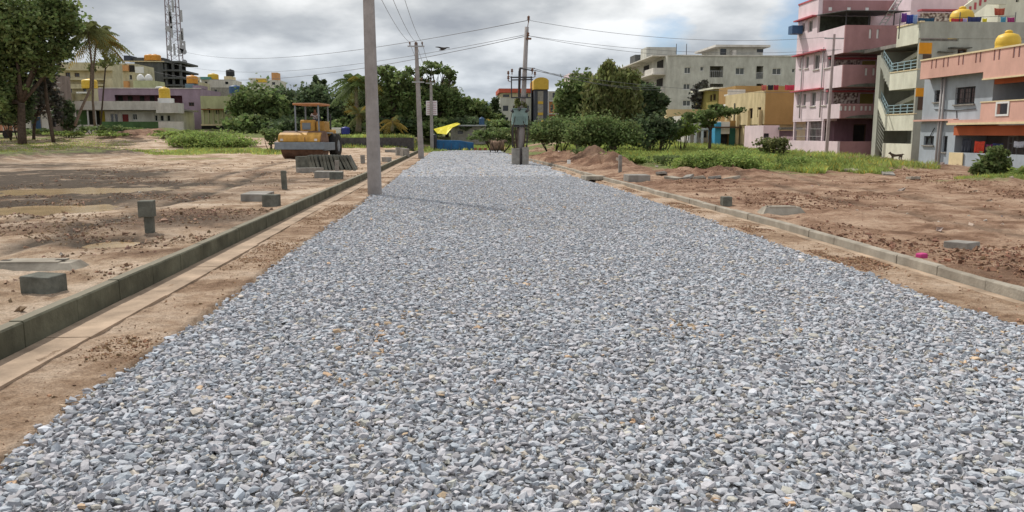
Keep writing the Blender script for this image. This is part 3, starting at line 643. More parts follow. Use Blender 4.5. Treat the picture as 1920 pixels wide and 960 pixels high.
# ------------------------------------------------------------------ building kit
class Bld:
    def __init__(s, name, label, cat, loc, group=None): s.root = base(name, loc, label, cat, group)
    def b(s, part, m, boxes, bevel=0.0, parent=None, label=None):
        mb = MB()
        for q in boxes: mb.box(*q)
        o = mb.build(part, m, parent or s.root, bevel)
        if label: o['label'] = label
        return o
    def window(s, axis, c, h, kind, fm, gm):
        u0, u1, v0, v1 = h[:4]; w = u1 - u0; t = min(.07, w * .12); d = .10
        def bx(mb, a, b_, e, f, d0, d1):
            if axis == 'y': mb.box(a, b_, c + d0, c + d1, e, f)
            else: mb.box(c + d0, c + d1, a, b_, e, f)
        fr = MB()
        if kind in ('w', 'g', 'd', 'v'):
            bx(fr, u0, u0 + t, v0, v1, d, d + .06); bx(fr, u1 - t, u1, v0, v1, d, d + .06); bx(fr, u0 + t, u1 - t, v1 - t, v1, d, d + .06)
            if kind != 'd': bx(fr, u0 + t, u1 - t, v0, v0 + t, d, d + .06)
            if kind in ('w', 'g') and w > .5:
                k = 2 if w < 1.3 else 3
                for i in range(1, k): x = u0 + w * i / k; bx(fr, x - t * .35, x + t * .35, v0 + t, v1 - t, d + .005, d + .05)
            if kind == 'w' and (v1 - v0) > 1.0: z = v0 + (v1 - v0) * .68; bx(fr, u0 + t, u1 - t, z - t * .3, z + t * .3, d + .01, d + .045)
            if kind == 'g':
                n = max(3, int((v1 - v0) / .22))
                for i in range(1, n): z = v0 + (v1 - v0) * i / n; bx(fr, u0 + .01, u1 - .01, z - .011, z + .011, d - .05, d - .03)
                n = max(3, int(w / .2))
                for i in range(1, n): x = u0 + w * i / n; bx(fr, x - .011, x + .011, v0 + .01, v1 - .01, d - .03, d - .01)
            nm = 'door' if kind == 'd' else 'window'
            f = fr.build(nm, fm, s.root); p = MB(); bx(p, u0 + .001, u1 - .001, v0 + .001, v1 - .001, d + .065, d + .09); p.build('door_leaf' if kind == 'd' else 'pane', gm, f)
        elif kind == 'o': p = MB(); bx(p, u0 + .001, u1 - .001, v0 + .001, v1 - .001, d + .065, d + .09); p.build('opening', gm, s.root)
    def vol(s, x0, x1, y0, y1, z0, z1, m, hy=(), hx=(), fm=None, gm=None, t=.2, part='wall', roof=True, shade=None, parapet=0, pm=None):
        """closed block: front (-y) and left (-x) panels with openings"""
        fm = fm or M_frame; gm = gm or M_glass; mb = MB()
        mb.panel('y', y0, x0, x1, z0, z1, list(hy), t); mb.panel('x', x0, y0 + t + .001, y1, z0, z1, list(hx), t)
        mb.box(x0 + t + .001, x1, y1 - t, y1 - .001, z0, z1); mb.box(x1 - t, x1 - .001, y0 + t + .001, y1 - t - .001, z0, z1 - .002)
        o = mb.build(part, m, s.root)
        if roof: s.b('roof', pm or M_conc, [(x0 + t + .002, x1 - t - .002, y0 + t + .002, y1 - t - .002, z1 - .35 - parapet, z1 - .15 - parapet)])
        for h in hy:
            if h[4] != 'n': s.window('y', y0, h, h[4], fm, h[5] if len(h) > 5 else gm)
        for h in hx:
            if h[4] != 'n': s.window('x', x0, h, h[4], fm, h[5] if len(h) > 5 else gm)
        if shade:
            for h in hy:
                if h[4] in 'wg': s.b('window_hood', shade, [(h[0] - .15, h[1] + .15, y0 - .45, y0 - .002, h[3] + .03, h[3] + .10)])
        return o
    def HY(s, Y, *r):       # holes given as picture rectangles on the front plane
        out = []
        for q in r:
            a, z1 = PY((q[0] + q[2]) / 2, q[1], Y); _, z0 = PY((q[0] + q[2]) / 2, q[3], Y); x0 = PY(q[0], (q[1] + q[3]) / 2, Y)[0]; x1 = PY(q[2], (q[1] + q[3]) / 2, Y)[0]
            out.append((x0, x1, z0, z1) + tuple(q[4:]))
        return out
    def HX(s, X, *r):
        out = []
        for q in r:
            xm = (q[0] + q[2]) / 2; z1 = PX(xm, q[1], X)[1]; z0 = PX(xm, q[3], X)[1]; ya = PX(q[0], (q[1] + q[3]) / 2, X)[0]; yb = PX(q[2], (q[1] + q[3]) / 2, X)[0]
            out.append((min(ya, yb), max(ya, yb), z0, z1) + tuple(q[4:]))
        return out
def water_tank(x, y, z, r, h, m, label, group='rooftop water tanks', stand=0.0):
    root = base('water_tank', (x, y, z), label, 'water tank', group); pr = [(r * .96, stand + 0)]; k = 5
    for i in range(k): z0 = h * .78 * i / k; dz = h * .78 / k; pr += [(r * .965, stand + z0 + .02 * dz), (r, stand + z0 + .25 * dz), (r, stand + z0 + .75 * dz), (r * .965, stand + z0 + .97 * dz)]
    pr += [(r * .95, stand + h * .82), (r * .78, stand + h * .91), (r * .3, stand + h * .97)]
    MB().lathe(x, y, z, pr, 22).build('body', m, root); MB().lathe(x, y, z + stand + h * .97, [(r * .3, 0), (r * .31, h * .05), (r * .15, h * .08)], 14).build('lid', m, root)
    if stand > 0:
        mb = MB()
        for a, b_ in ((-1, -1), (1, -1), (1, 1), (-1, 1)): mb.box(x + a * r * .6 - .06, x + a * r * .6 + .06, y + b_ * r * .6 - .06, y + b_ * r * .6 + .06, z - .02, z + stand)
        mb.box(x - r * .8, x + r * .8, y - r * .8, y + r * .8, z + stand - .07, z + stand - .005); mb.build('stand', M_conc, root)
    return root
M_ty = mat('yellow_tank', (.70, .46, .05), .5, .08, 3, spec=.4); M_tb = mat('blue_tank', (.05, .11, .22), .5, .1, 3); M_tk = mat('black_tank', (.03, .03, .035), .5)
M_pinkL = wallm('pink_plaster', (.80, .66, .70), .10); M_rose = wallm('shaded_rose_plaster', (.40, .225, .23), .15); M_roseb = wallm('rose_band', (.50, .12, .14), .1)  # rose: pink house fronts, darkened in colour as faces out of the sun
M_cream = wallm('cream_plaster', (.74, .74, .61), .16); M_cream_shade = wallm('shaded_cream_plaster', (.43, .44, .38), .2); M_orange = wallm('orange_plaster', (.75, .32, .03), .1)  # grey green is cream with the shade of unlit walls in its colour
M_blue = wallm('bluegrey_plaster', (.40, .45, .50), .15); M_peach = wallm('peach_plaster', (.70, .42, .345), .12); M_red = wallm('redorange_plaster', (.47, .13, .06), .12)
M_ochre = wallm('ochre_plaster', (.40, .25, .10), .1); M_yel = wallm('yellow_plaster', (.66, .54, .32), .25); M_olive = wallm('olive_plaster', (.30, .26, .08), .15)
M_apt = wallm('apartment_plaster', (.55, .55, .50), .2); M_offw = wallm('offwhite_plaster', (.68, .65, .60), .2); M_mauve = wallm('mauve_plaster', (.33, .25, .31), .15)
M_pgreen = wallm('pale_green_plaster', (.50, .52, .30), .2); M_greend = wallm('dark_green_paint', (.09, .17, .07), .3); M_raw = wallm('raw_cement', (.125, .13, .13), .3)
M_lyell = wallm('pale_yellow_plaster', (.58, .53, .36), .25); M_oranger = wallm('orange_block_plaster', (.62, .33, .15), .15); M_trim = mat('cream_trim', (.72, .60, .38), .8, .1, 4)
M_jali = mat('patterned_grille_wall', (.17, .11, .10), .9, .0, 7, col2=(.80, .74, .68), detail=0)
M_rail = mat('pale_blue_rail', (.35, .48, .52), .5)

# ================================================================== RIGHT SIDE BUILDINGS
# ---- pink apartment house
XA = 23.8; ya0 = PX(1585, 60, XA)[0]; ya1 = PX(1488, 200, XA)[0]; yw = ya0 + 2.3
A = Bld('apartment_house', 'pink four storey house with balcony fronts shade-tinted dark rose facing the cleared ground', 'building', (XA, ya0, 0))
zt = PX(1505, 8, XA)[1]; zg1 = PX(1520, 224, XA)[1]; z3 = PX(1585, 47, XA)[1]; z3b = PX(1585, 98, XA)[1]
y3 = PX(1532, 60, XA)[0]
hx = A.HX(XA, (1494.5, 177, 1499, 197, 'w'), (1504.5, 176, 1511, 198, 'w'), (1519.5, 173, 1529.5, 199, 'w'), (1541, 170, 1550, 197, 'w'),
          (1499.5, 109, 1504, 128, 'w'), (1509.5, 106, 1516.5, 128, 'w'), (1525.5, 103, 1536.5, 130, 'w'), (1547, 99, 1557, 127, 'w'))
M_wf = mat('grey_window_frame', (.42, .40, .40), .7); M_gl2 = mat('curtained_glass', (.13, .12, .125), .25, .3, 2, spec=.5)
A.vol(XA, 33, yw, ya1, zg1, z3b + .3, M_pinkL, hx=hx, fm=M_wf, gm=M_gl2)
hx3 = A.HX(XA, (1503.5, 44, 1508.5, 60, 'w'), (1514.5, 39, 1523.5, 60, 'w'))
A.vol(XA, 33, y3, ya1, z3b + .301, zt, M_pinkL, hx=hx3, fm=M_wf, gm=M_gl2)
# ground floor: set back behind a grilled veranda
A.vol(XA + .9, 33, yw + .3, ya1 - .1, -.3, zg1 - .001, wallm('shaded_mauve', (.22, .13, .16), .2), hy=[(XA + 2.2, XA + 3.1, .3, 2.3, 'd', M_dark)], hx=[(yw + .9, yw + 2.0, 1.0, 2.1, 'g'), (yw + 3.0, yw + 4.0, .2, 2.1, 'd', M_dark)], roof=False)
A.b('floor_slab', M_pinkL, [(XA + .01, XA + .9, yw + .01, ya1, zg1 - .12, zg1 - .002)])
for yy_ in (yw + .1, yw + 2.3, ya1 - .25): A.b('column', M_pinkL, [(XA + .02, XA + .17, yy_, yy_ + .15, -.2, zg1 - .121)])
mb = MB()
for i in range(24): q = yw + .3 + i * .2; mb.bar((XA + .1, q, .9), (XA + .1, q, zg1 - .13), .02)
for q in (1.0, 1.5, 2.0): mb.bar((XA + .1, yw + .26, q), (XA + .1, ya1 - .26, q), .025)
mb.build('veranda_grille', M_wf, A.root)
yc0 = PX(1550, 280, XA - .3)[0]
A.b('compound_wall', M_pinkL, [(XA - .35, XA - .2, ya0 - .6, ya1 + 1.2, -.4, PX(1520, 264, XA - .35)[1])])
A.b('compound_wall', M_rose, [(XA - .195, XA + 4.4, ya0 - .6, ya0 - .45, -.4, PX(1520, 264, XA - .35)[1] - .003)])  # front run takes the shade-darkened rose, side run stays pink
# sunshade bands along the lit side
for (px, py) in ((1520, 170), (1525, 100), (1515, 36)):
    z = PX(px, py, XA)[1]; y_end = yw + .2 if py > 40 else y3 + .1
    A.b('sunshade', M_roseb, [(XA - .35, XA - .003, y_end, ya1 - .02, z, z + .09)])
A.b('parapet_cap', M_roseb, [(XA - .05, 33, y3 - .06, y3 + .18, zt, zt + .1), (XA - .05, XA + .2, y3 + .182, ya1, zt, zt + .1)])
# balconies: fronts rose with shade in the colour, lit sides plain pink
def balcony(B, x0, x1, y0, yb, zt_, zb, mfront, mside, slots, arch=True):
    B.b('balcony_floor', mfront, [(x0 + .01, x1, y0 + .13, yb, zb - .001, zb + .13)])
    hs = [(a, a + .16, zb + (zt_ - zb) * .52, zb + (zt_ - zb) * .86, 'n') for a in slots]
    mb = MB(); mb.panel('y', y0, x0, x1, zb, zt_, hs, .12); mb.build('balcony_front', mfront, B.root)
    mb = MB(); mb.panel('x', x0, y0 + .121, yb, zb, zt_, [], .12); mb.build('balcony_side', mside, B.root)
    o = MB()
    for a in slots: o.box(a + .005, a + .155, y0 + .06, y0 + .10, zb + (zt_ - zb) * .52 + .01, zb + (zt_ - zb) * .86 - .01)
    if slots: o.build('slot_inlay', M_white, B.root)
    if arch:
        w = x1 - x0; pts = [(x0 + .25, zb + .001)]
        for i in range(9): t = i / 8; pts.append((x0 + .25 + w * .09 + (w * .7) * t, zb + .12 + .1 * math.sin(math.pi * t)))
        pts += [(x0 + w * .9, zb + .001)]
        MB().prism(pts, 'y', y0 - .03, y0 - .002).build('arch_relief', M_conc_d, B.root)
xb1 = PY(1690, 70, ya0)[0]
balcony(A, XA, xb1, ya0, yw, z3, z3b, M_rose, M_pinkL, [PY(q, 56, ya0)[0] for q in (1630, 1644)])
A.b('balcony_side', M_pinkL, [(XA, XA + .12, yw + .001, y3 - .002, z3b + .301, z3)])   # terrace parapet on the lit side
z2 = PX(1577, 122, XA)[1]; z2b = PX(1577, 163, XA)[1]; balcony(A, XA, xb1, ya0, yw, z2, z2b, M_rose, M_pinkL, [PY(q, 132, ya0)[0] for q in (1622, 1636)])
z1 = PX(1568, 195, XA)[1]; z1b = PX(1568, 222, XA)[1]; balcony(A, XA, xb1, ya0, yw, z1, z1b, M_rose, M_pinkL, [PY(q, 208, ya0)[0] for q in (1575, 1583, 1591, 1599, 1613, 1621, 1629)])
for za, zb_ in ((z2b, z1), (z3b, z2)):
    A.b('patterned_wall', M_jali, [(XA + .6, XA + 2.2, yw - .05, yw - .003, zb_ - .5, za - .25)])
    f = A.b('door', M_olive, [(XA + 2.35, XA + 3.2, yw - .09, yw - .003, zb_ - .9, za - .3)])
    A.b('lintel_band', M_roseb, [(XA + .02, xb1, yw - .3, yw - .1, za - .22, za - .10)])
# terrace canopy
mb = MB(); zc0 = PY(1540, 18, ya0 + .2)[1]
mb.prism([(ya0 - .3, z3 + .80), (y3 - .08, z3 + 1.10), (y3 - .08, z3 + 1.14), (ya0 - .3, z3 + .84)], 'x', XA - .2, xb1 + .3); mb.build('canopy', mat('canopy_sheet', (.10, .10, .10), .7, .3, 3), A.root)
mb = MB()
for q in (XA + .15, XA + 1.6, XA + 3.2): mb.bar((q, ya0 + .3, z3 - .3), (q, ya0 + .3, z3 + .8), .05)
mb.build('canopy_post', M_iron, A.root)
mb = MB()
for q in range(5): pass
mb.box(XA + .15, xb1, y3 - .04, y3 - .01, z3b + .4, z3 + 1.09); mb.build('dark_net_backdrop', mat('dark_net', (.055, .065, .05), .9, .4, 3), A.root)  # dark sheet across the terrace recess, canopy shade put into its colour
A.b('ladder', M_wf, [(0, 0, 0, 0, 0, 0)]) if False else None
mb = MB()
for o_ in (0, .35): mb.bar((xb1 - 1.5 + o_, ya0 + .05, z3 - .1), (xb1 - .3 + o_, ya0 + .3, z3 + 1.6), .06)
for i in range(9): t = i / 9 + .05; mb.bar((xb1 - 1.5 + 1.2 * t, ya0 + .05 + .25 * t, z3 - .1 + 1.7 * t), (xb1 - 1.15 + 1.2 * t, ya0 + .05 + .25 * t, z3 - .1 + 1.7 * t), .04)
mb.thing('ladder', M_wf, 'leaning grey ladder on the top terrace of the pink house', 'ladder')
# top storey front with white squares, above the canopy
ztp = PY(1600, 3, ya0 + 1.2)[1]
sl_ = [PY(q, 8, y3 + .05)[0] for q in (1556, 1591, 1625)]
mb = MB(); mb.panel('y', y3 - .06, XA + .3, 33, z3 + 1.16, z3 + 2.1, [(q - .12, q + .12, z3 + 1.42, z3 + 1.66, 'n') for q in sl_], .05); mb.build('parapet', M_rose, A.root)
mb = MB()
for q in sl_: mb.box(q - .115, q + .115, y3 - .045, y3 - .02, z3 + 1.425, z3 + 1.655)
mb.build('slot_inlay', M_white, A.root)
A.b('meter_box', M_tb, [(XA - .75, XA - .01, ya1 - .9, ya1 - .2, hx3[0][2] - .1, hx3[0][2] + .45)])

# ---- rear pink house behind the cream one
B2 = Bld('apartment_house', 'pink house top storey seen above the cream stair house', 'building', (30.5, 52.5, 0))
B2.vol(28.2, 40, 50.6, 58, -.3, 8.6, M_pinkL, hy=B2.HY(50.6, (1740, 24, 1752, 44, 'o')), part='wall')
B2.b('sunshade', M_roseb, [(29, 39.9, 50.1, 50.597, PY(1760, 20, 50.1)[1], PY(1760, 20, 50.1)[1] + .1)])
B2.b('patterned_wall', M_jali, [(29.2, 37, 50.52, 50.597, PY(1760, 40, 50.5)[1], PY(1760, 24, 50.5)[1])])
B2.vol(28.9, 40.2, 51.2, 57.8, 8.601, 10.6, M_pinkL)
# ---- cream house with open stairs; its grey green walls carry painted shade
XB = 24.9; yb0 = PX(1727, 40, XB)[0]; ys0 = PX(1655, 285, XB)[0]; yb1 = PX(1645, 200, XB)[0] + .4
zB = PX(1727, 40, XB)[1]; zBb = PX(1727, 78, XB)[1]
Bc = Bld('apartment_house', 'cream house, shade painted grey green on its walls, with open stairs and pale landing walls', 'building', (XB, yb0, 0))
Bc.vol(XB + 2.2, 38, yb0 + .02, yb1 + 2.5, -.3, zBb + .2, M_cream_shade, hy=Bc.HY(yb0 + .02, (1790, 92, 1812, 120, 'g')), roof=False)
Bc.b('stair_wall', M_cream_shade, [(XB + .02, XB + 2.19, yb0 + .02, yb0 + .17, -.3, zBb + .05)])
mb = MB(); mb.panel('y', yb0, XB, 38, zBb + .202, zB, [], .15); mb.build('roof_parapet', M_cream_shade, Bc.root)  # front of the cream parapet, coloured as shaded
mb = MB(); mb.panel('x', XB, yb0 + .152, PX(1681, 75, XB)[0], zBb - .05, zB - .05, [], .15); mb.build('roof_parapet', M_cream, Bc.root)
Bc.b('roof_terrace', M_conc, [(XB + .16, 37.9, yb0 + .16, yb1 + 2.4, zBb + .0, zBb + .19)])
Bc.b('parapet_cap', M_trim, [(XB - .04, XB + .19, yb0 - .04, PX(1681, 75, XB)[0], zB - .048, zB + .03)])
levels = []
for k, (pa, pb) in enumerate((((1668, 133), (1719, 168)), ((1660, 214), (1711, 246)), ((1653, 268), (1702, 330)))):
    xm = (pa[0] + pb[0]) / 2; zt_ = PX(xm, pa[1] + 1, XB)[1]; zb_ = PX(xm, pb[1] - 1, XB)[1] if k < 2 else -.4; ye = PX(pa[0], (pa[1] + pb[1]) / 2, XB)[0]
    Bc.b('landing_wall', M_cream, [(XB, XB + .12, yb0 + .03, ye, zb_, zt_)])
    if k < 2:
        Bc.b('landing_floor', M_cream, [(XB + .13, XB + 2.19, yb0 + .171, ye, zb_ + .01, zb_ + .16)])
        Bc.b('coping', M_trim, [(XB - .03, XB + .15, yb0 + .0, ye + .02, zt_ + .001, zt_ + .05)])
        mb = MB()
        for q in (.18, .36, .54): mb.bar((XB + .06, yb0 + .1, zt_ + q), (XB + .06, ye, zt_ + q), .035)
        for i in range(5): q = yb0 + .1 + (ye - yb0 - .1) * i / 4; mb.bar((XB + .06, q, zt_), (XB + .06, q, zt_ + .56), .045)
        mb.build('railing', M_rail, Bc.root)
    levels.append((zt_, zb_, ye))
yc = PX(1646, 200, XB)[0]
Bc.b('column', M_cream_shade, [(XB, XB + .3, yc, yc + .45, -.3, PX(1646, 104, XB)[1])])
Bc.b('stair_back_wall', M_cream_shade, [(XB + .31, XB + 2.19, yc + .5, yc + .65, -.3, zBb - .1)])
for k, (zt_, zb_, ye) in enumerate(levels[:2]):
    zup = zt_ + (levels[0][0] - levels[1][0]) * .42
    # outer flight: from the column down to the landing
    poly = [(yc, zup), (yc, zup - .55), (ye, zb_ + .1), (ye, zt_ - .05)]
    MB().prism(poly, 'x', XB + .002, XB + .12).build('stair_stringer', M_cream if k else M_cream_shade, Bc.root)
    mb = MB(); n = 8
    for i in range(n): a = ye + (yc + .4 - ye) * i / n; b_ = zb_ + .15 + (zup - zb_ - .6) * i / n; mb.box(XB + .13, XB + 1.1, a, a + (yc + .4 - ye) / n + .02, b_ - .1, b_ + .12)
    mb.build('stair_flight', M_cream_shade, Bc.root)
    # inner flight rises back towards the wall
    nz = (levels[k - 1][1] if k else zBb); mb = MB()
    mb.prism([(yc + .3, zup - .5), (yc + .3, zup - .3), (yb0 + .9, nz + .05), (yb0 + .9, nz - .25)], 'x', XB + 1.2, XB + 2.1); mb.build('stair_flight', M_cream, Bc.root)
    mb = MB()
    for q in (.2, .45): mb.bar((XB + .16, ye, zt_ + q), (XB + .16, yc, zup + q - .1), .03)
    for i in range(6): t = i / 5; mb.bar((XB + .16, ye + (yc - ye) * t, zt_ + (zup - zt_) * t - .1), (XB + .16, ye + (yc - ye) * t, zt_ + (zup - zt_) * t + .42), .03)
    mb.build('railing', M_rail, Bc.root)
    top = (levels[k - 1][1] if k else zBb - .06)
    a = ((1714, 80, 1746, 101), (1706, 165, 1736, 181))[k]; pa_ = PY(a[0], a[1], yb0); pb_ = PY(a[2], a[3], yb0)
    Bc.b('orange_beam', M_orange, [(XB + .005, pb_[0], yb0 - .03, yb0 + .018, pb_[1], pa_[1])])
    a = ((1731, 102, 1745, 120), (1722, 182, 1736, 206))[k]; pa_ = PY(a[0], a[1], yb0); pb_ = PY(a[2], a[3], yb0)
    o_ = Bc.b('door', M_frame, [(pa_[0], pb_[0], yb0 - .025, yb0 + .018, pb_[1], pa_[1])])
mb = MB()
for i in range(12): z = .5 + i * .22; mb.bar((XB + .06, levels[2][2] + .05, z), (XB + .06, yc, z + .6), .025)
mb.build('stair_grille', M_cream_shade, Bc.root)
mb = MB(); q = PY(1775, 97, yb0 - .3); mb.box(q[0] - .35, q[0] + .55, yb0 - .35, yb0 - .002, q[1] - .02, q[1] + .04); q = PY(1802, 91, yb0 - .3); mb.box(q[0] - .55, q[0] + .6, yb0 - .35, yb0 - .002, q[1] + .02, q[1] + .08); mb.build('sunshade', M_conc_d, Bc.root)
# upper storey of a further cream house at the picture's edge
Bd = Bld('apartment_house', 'cream upper storey with white outside stair at the right picture edge', 'building', (31, 46.5, 0))
xq = PY(1872, 20, 46.8)[0]; Bd.vol(xq, 42, 46.8, 49.8, zBb + .21, PY(1890, -40, 46.8)[1], M_cream, hy=Bd.HY(46.8, (1905, -4, 1911, 4, 'o')))
mb = MB(); p0 = P3(1800, 45, 46.2); p1 = P3(1850, 8, 46.2)
mb.prism([(p0.x, p0.z), (p1.x, p1.z), (xq, p1.z), (xq, p1.z + .9), (p1.x, p1.z + .9), (p0.x, p0.z + .9)], 'y', 46.1, 46.25); mb.build('stair_parapet', M_cream, Bd.root)
mb = MB()
for i in range(5): t = .12 + i * .19; c = Vector((p0.x + (p1.x - p0.x) * t, 46.08, p0.z + (p1.z - p0.z) * t + .35)); mb.box(c.x - .06, c.x + .06, 46.06, 46.095, c.z - .1, c.z + .28)
mb.build('slot_inlay', M_roseb, Bd.root)

# ---- blue grey and peach house
XC = 22.7; yc0 = PX(1722, 300, XC)[0]
Cc = Bld('house', 'blue grey two storey house with peach parapets nearest on the right', 'building', (XC, yc0, 0))
yE = 24.0; yr1 = PX(1790, 270, XC)[0]; yr2 = PX(1862, 170, XC)[0]
zS = PX(1740, 231, XC)[1]; zR = PX(1733, 149, XC)[1]
gw = Cc.HX(XC, (1732, 255, 1751, 272, 'w'), (1767, 255, 1776, 285, 'v'))
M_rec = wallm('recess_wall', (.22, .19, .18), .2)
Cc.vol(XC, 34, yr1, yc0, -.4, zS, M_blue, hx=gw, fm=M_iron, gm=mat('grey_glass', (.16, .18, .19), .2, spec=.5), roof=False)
uw = Cc.HX(XC, (1752, 169, 1768, 191, 'g'), (1791, 163, 1828, 195, 'g'))
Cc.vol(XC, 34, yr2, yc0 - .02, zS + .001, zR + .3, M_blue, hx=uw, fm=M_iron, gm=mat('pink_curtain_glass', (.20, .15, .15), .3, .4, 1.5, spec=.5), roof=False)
# recessed parts of both storeys
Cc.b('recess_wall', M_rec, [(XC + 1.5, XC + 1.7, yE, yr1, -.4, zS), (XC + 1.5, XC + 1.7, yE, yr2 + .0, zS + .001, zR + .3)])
Cc.b('floor_slab', M_conc, [(XC + .2, XC + 1.49, yE, yr1 - .001, zS - .15, zS + .0), (XC + .2, XC + 1.49, yE, yr2 - .001, zR + .1, zR + .25), (XC - .2, XC + 1.49, yE, yr1 - .001, -.4, .05)])
hl = Cc.HX(XC, (1800, 236, 1900, 254))[0]; Cc.b('lintel_band', M_red, [(XC - .1, XC + .15, yE, yr1 - .003, hl[2], zS - .16)])
hl = Cc.HX(XC, (1870, 132, 1900, 156))[0]; Cc.b('lintel_band', M_red, [(XC + .02, XC + .2, yE, yr2 - .003, hl[2], zR + .29)])
ws = Cc.HX(XC + 1.5, (1886, 157, 1925, 187), (1805, 258, 1822, 300), (1890, 254, 1908, 300))
for h in ws: Cc.window('x', XC + 1.36, h, 'w', M_wf, M_glass)
hw = Cc.HX(XC - .6, (1795, 287, 1900, 330))[0]
Cc.b('low_wall', M_blue, [(XC - .35, XC - .2, yE, PX(1788, 290, XC)[0], -.4, PX(1850, 288, XC - .35)[1])])
# peach balcony, slab edge and roof parapet
yk = PX(1838, 210, XC - .5)[0]; zk = PX(1870, 191, XC - .5)[1]; yk2 = PX(1777, 230, XC - .5)[0]; zk2 = PX(1860, 233, XC - .5)[1]; zk3 = PX(1860, 223, XC - .5)[1]
sq = Cc.HX(XC - .5, (1870, 194, 1890, 214))[0]
mb = MB(); mb.panel('x', XC - .5, yE, yk, zk3, zk, [sq[:4] + ('n',)], .12); mb.build('balcony_wall', M_peach, Cc.root)
Cc.b('slab_edge', M_peach, [(XC - .5, XC - .002, yE, yk2, zk2 + .09, zk3 - .001), (XC - .25, XC - .002, yk2 + .001, yc0 + .3, zk2 + .28, zk3 - .02)])
Cc.b('coping', M_trim, [(XC - .54, XC - .002, yE, yk2 + .03, zk2, zk2 + .088), (XC - .53, XC - .35, yE, yk + .03, zk + .001, zk + .05)])
f = MB(); 
for a, b_, c, d in ((sq[0] - .08, sq[1] + .08, sq[3], sq[3] + .08), (sq[0] - .08, sq[1] + .08, sq[2] - .08, sq[2]), (sq[0] - .08, sq[0], sq[2], sq[3]), (sq[1], sq[1] + .08, sq[2], sq[3])): f.box(XC - .53, XC - .501, a, b_, c, d)
f.build('opening_frame', M_white, Cc.root)
yp = PX(1845, 120, XC - .5)[0]; zp = PX(1800, 103.5, XC - .5)[1]; zpb = PX(1800, 140, XC - .5)[1]
yp0 = PX(1726, 130, XC - .5)[0]
slots = []
for a in (1748, 1756, 1770, 1778, 1798, 1806, 1830, 1838, 1864, 1873, 1900, 1910):
    y = PX(a, 110, XC - .5)[0]; slots.append((y - .05, y + .05, zpb + .42, zpb + .85, 'n'))
mb = MB(); mb.panel('x', XC - .5, yE, yp0, zpb, zp, slots, .12); mb.build('roof_parapet', M_peach, Cc.root)
mb = MB()
for q in slots: mb.box(XC - .46, XC - .40, q[0] + .002, q[1] - .002, q[2] + .002, q[3] - .002)
mb.build('slot_inlay', M_mauve, Cc.root)
Cc.b('parapet_return', M_peach, [(XC - .379, 34, yp0 - .13, yp0, zpb, zp)])
Cc.b('parapet_drop', M_peach, [(XC - .5, XC - .38, yE, yp, zpb - .28, zpb - .001)])
Cc.b('coping', M_trim, [(XC - .54, XC - .34, yE, yp0 + .03, zp + .001, zp + .07), (XC - .53, XC - .36, yE, yp + .02, zpb - .34, zpb - .281)])
Cc.b('roof', M_conc, [(XC - .37, 33.9, yE, yp0 - .14, zpb + .05, zpb + .25)])
for a in (1757, 1762): y = PX(a, 270, XC - .1)[0]; MB().tube([(XC - .1, y, -.2), (XC - .1, y, zpb)], .05, 8).build('drain_pipe', M_wf, Cc.root)
y = PX(1792, 300, XC - .4)[0]; MB().box(XC - .42, XC - .38, y - .5, y + .5, .12, PX(1792, 286, XC - .4)[1]).thing('board', mat('cream_board', (.70, .58, .36), .8, .1, 3), 'cream board leaning on the low blue grey wall', 'board')

M_thin = mat('thin_cable', (.05, .05, .055), .7)
for (pts_, lab_) in ((((1752, 205), (1793, 207), (1830, 204)), 1), (((1793, 207), (1794, 222)), 2), (((1740, 262), (1752, 240)), 3)):
    mb = MB(); P_q = []
    for a in pts_: y, z = PX(a[0], a[1], XC - .03); P_q.append((XC - .03, y, z))
    mb.tube(P_q, .018, 5); mb.build('wall_cable', M_thin, Cc.root)
for h in gw + uw: Cc.b('window_sill', M_conc, [(XC - .08, XC - .003, h[0] - .06, h[1] + .06, h[2] - .06, h[2] - .004)])
for h in hx: A.b('window_sill', M_offw, [(XA - .07, XA - .003, h[0] - .05, h[1] + .05, h[2] - .06, h[2] - .004)])
for q in (1500, 1538): y = PX(q, 200, XA - .08)[0]; MB().tube([(XA - .08, y, zg1 + .1), (XA - .08, y, z3b + .6)], .045, 7).build('drain_pipe', M_wf, A.root)
# ---- rooftop tanks on the right
x, z = PY(1887, 90, 30.0); water_tank(XC + 1.3, PX(1889, 90, XC + 1.3)[0], zpb + .25, .50, 1.55 , M_ty, 'yellow water tank just behind the peach roof parapet')
x, z = PY(1803, 40, yb0 + 1.6); water_tank(x, yb0 + 1.6, zBb + .19, .62, PY(1803, 13, yb0 + 1.6)[1] - zBb - .25, M_ty, 'yellow water tank on the cream house terrace among laundry')

# ---- laundry
def cloth(name, label, cat, a, b_, zt_, h, m, group, sag=.03, wave=6):
    """cloth hung between points a and b (x,y) with its top at zt_"""
    n = 14; vs = []; a = Vector((*a, 0)); b_ = Vector((*b_, 0)); d = (b_ - a); nrm = Vector((-d.y, d.x, 0)).normalized()
    for j in range(5):
        for i in range(n + 1):
            t = i / n; p = a.lerp(b_, t) + nrm * (.02 + .04 * j / 4) * math.sin(t * wave * 3.1 + a.x) + d * (t - .5) * -.08 * j / 4
            vs.append((p.x, p.y, zt_ - h * j / 4 - sag * math.sin(math.pi * t) * (1 if j else 1)))
    mb = MB(); mb.add(vs, [(j * (n + 1) + i, j * (n + 1) + i + 1, (j + 1) * (n + 1) + i + 1, (j + 1) * (n + 1) + i) for j in range(4) for i in range(n)], True)
    o = mb.thing(name, m, label, cat, group); so_ = o.modifiers.new('thickness', 'SOLIDIFY'); so_.thickness = .012; return o
def cm(n, c): return mat(n, c, .9, .2, 6)
G1 = 'laundry hung in the blue grey house veranda'
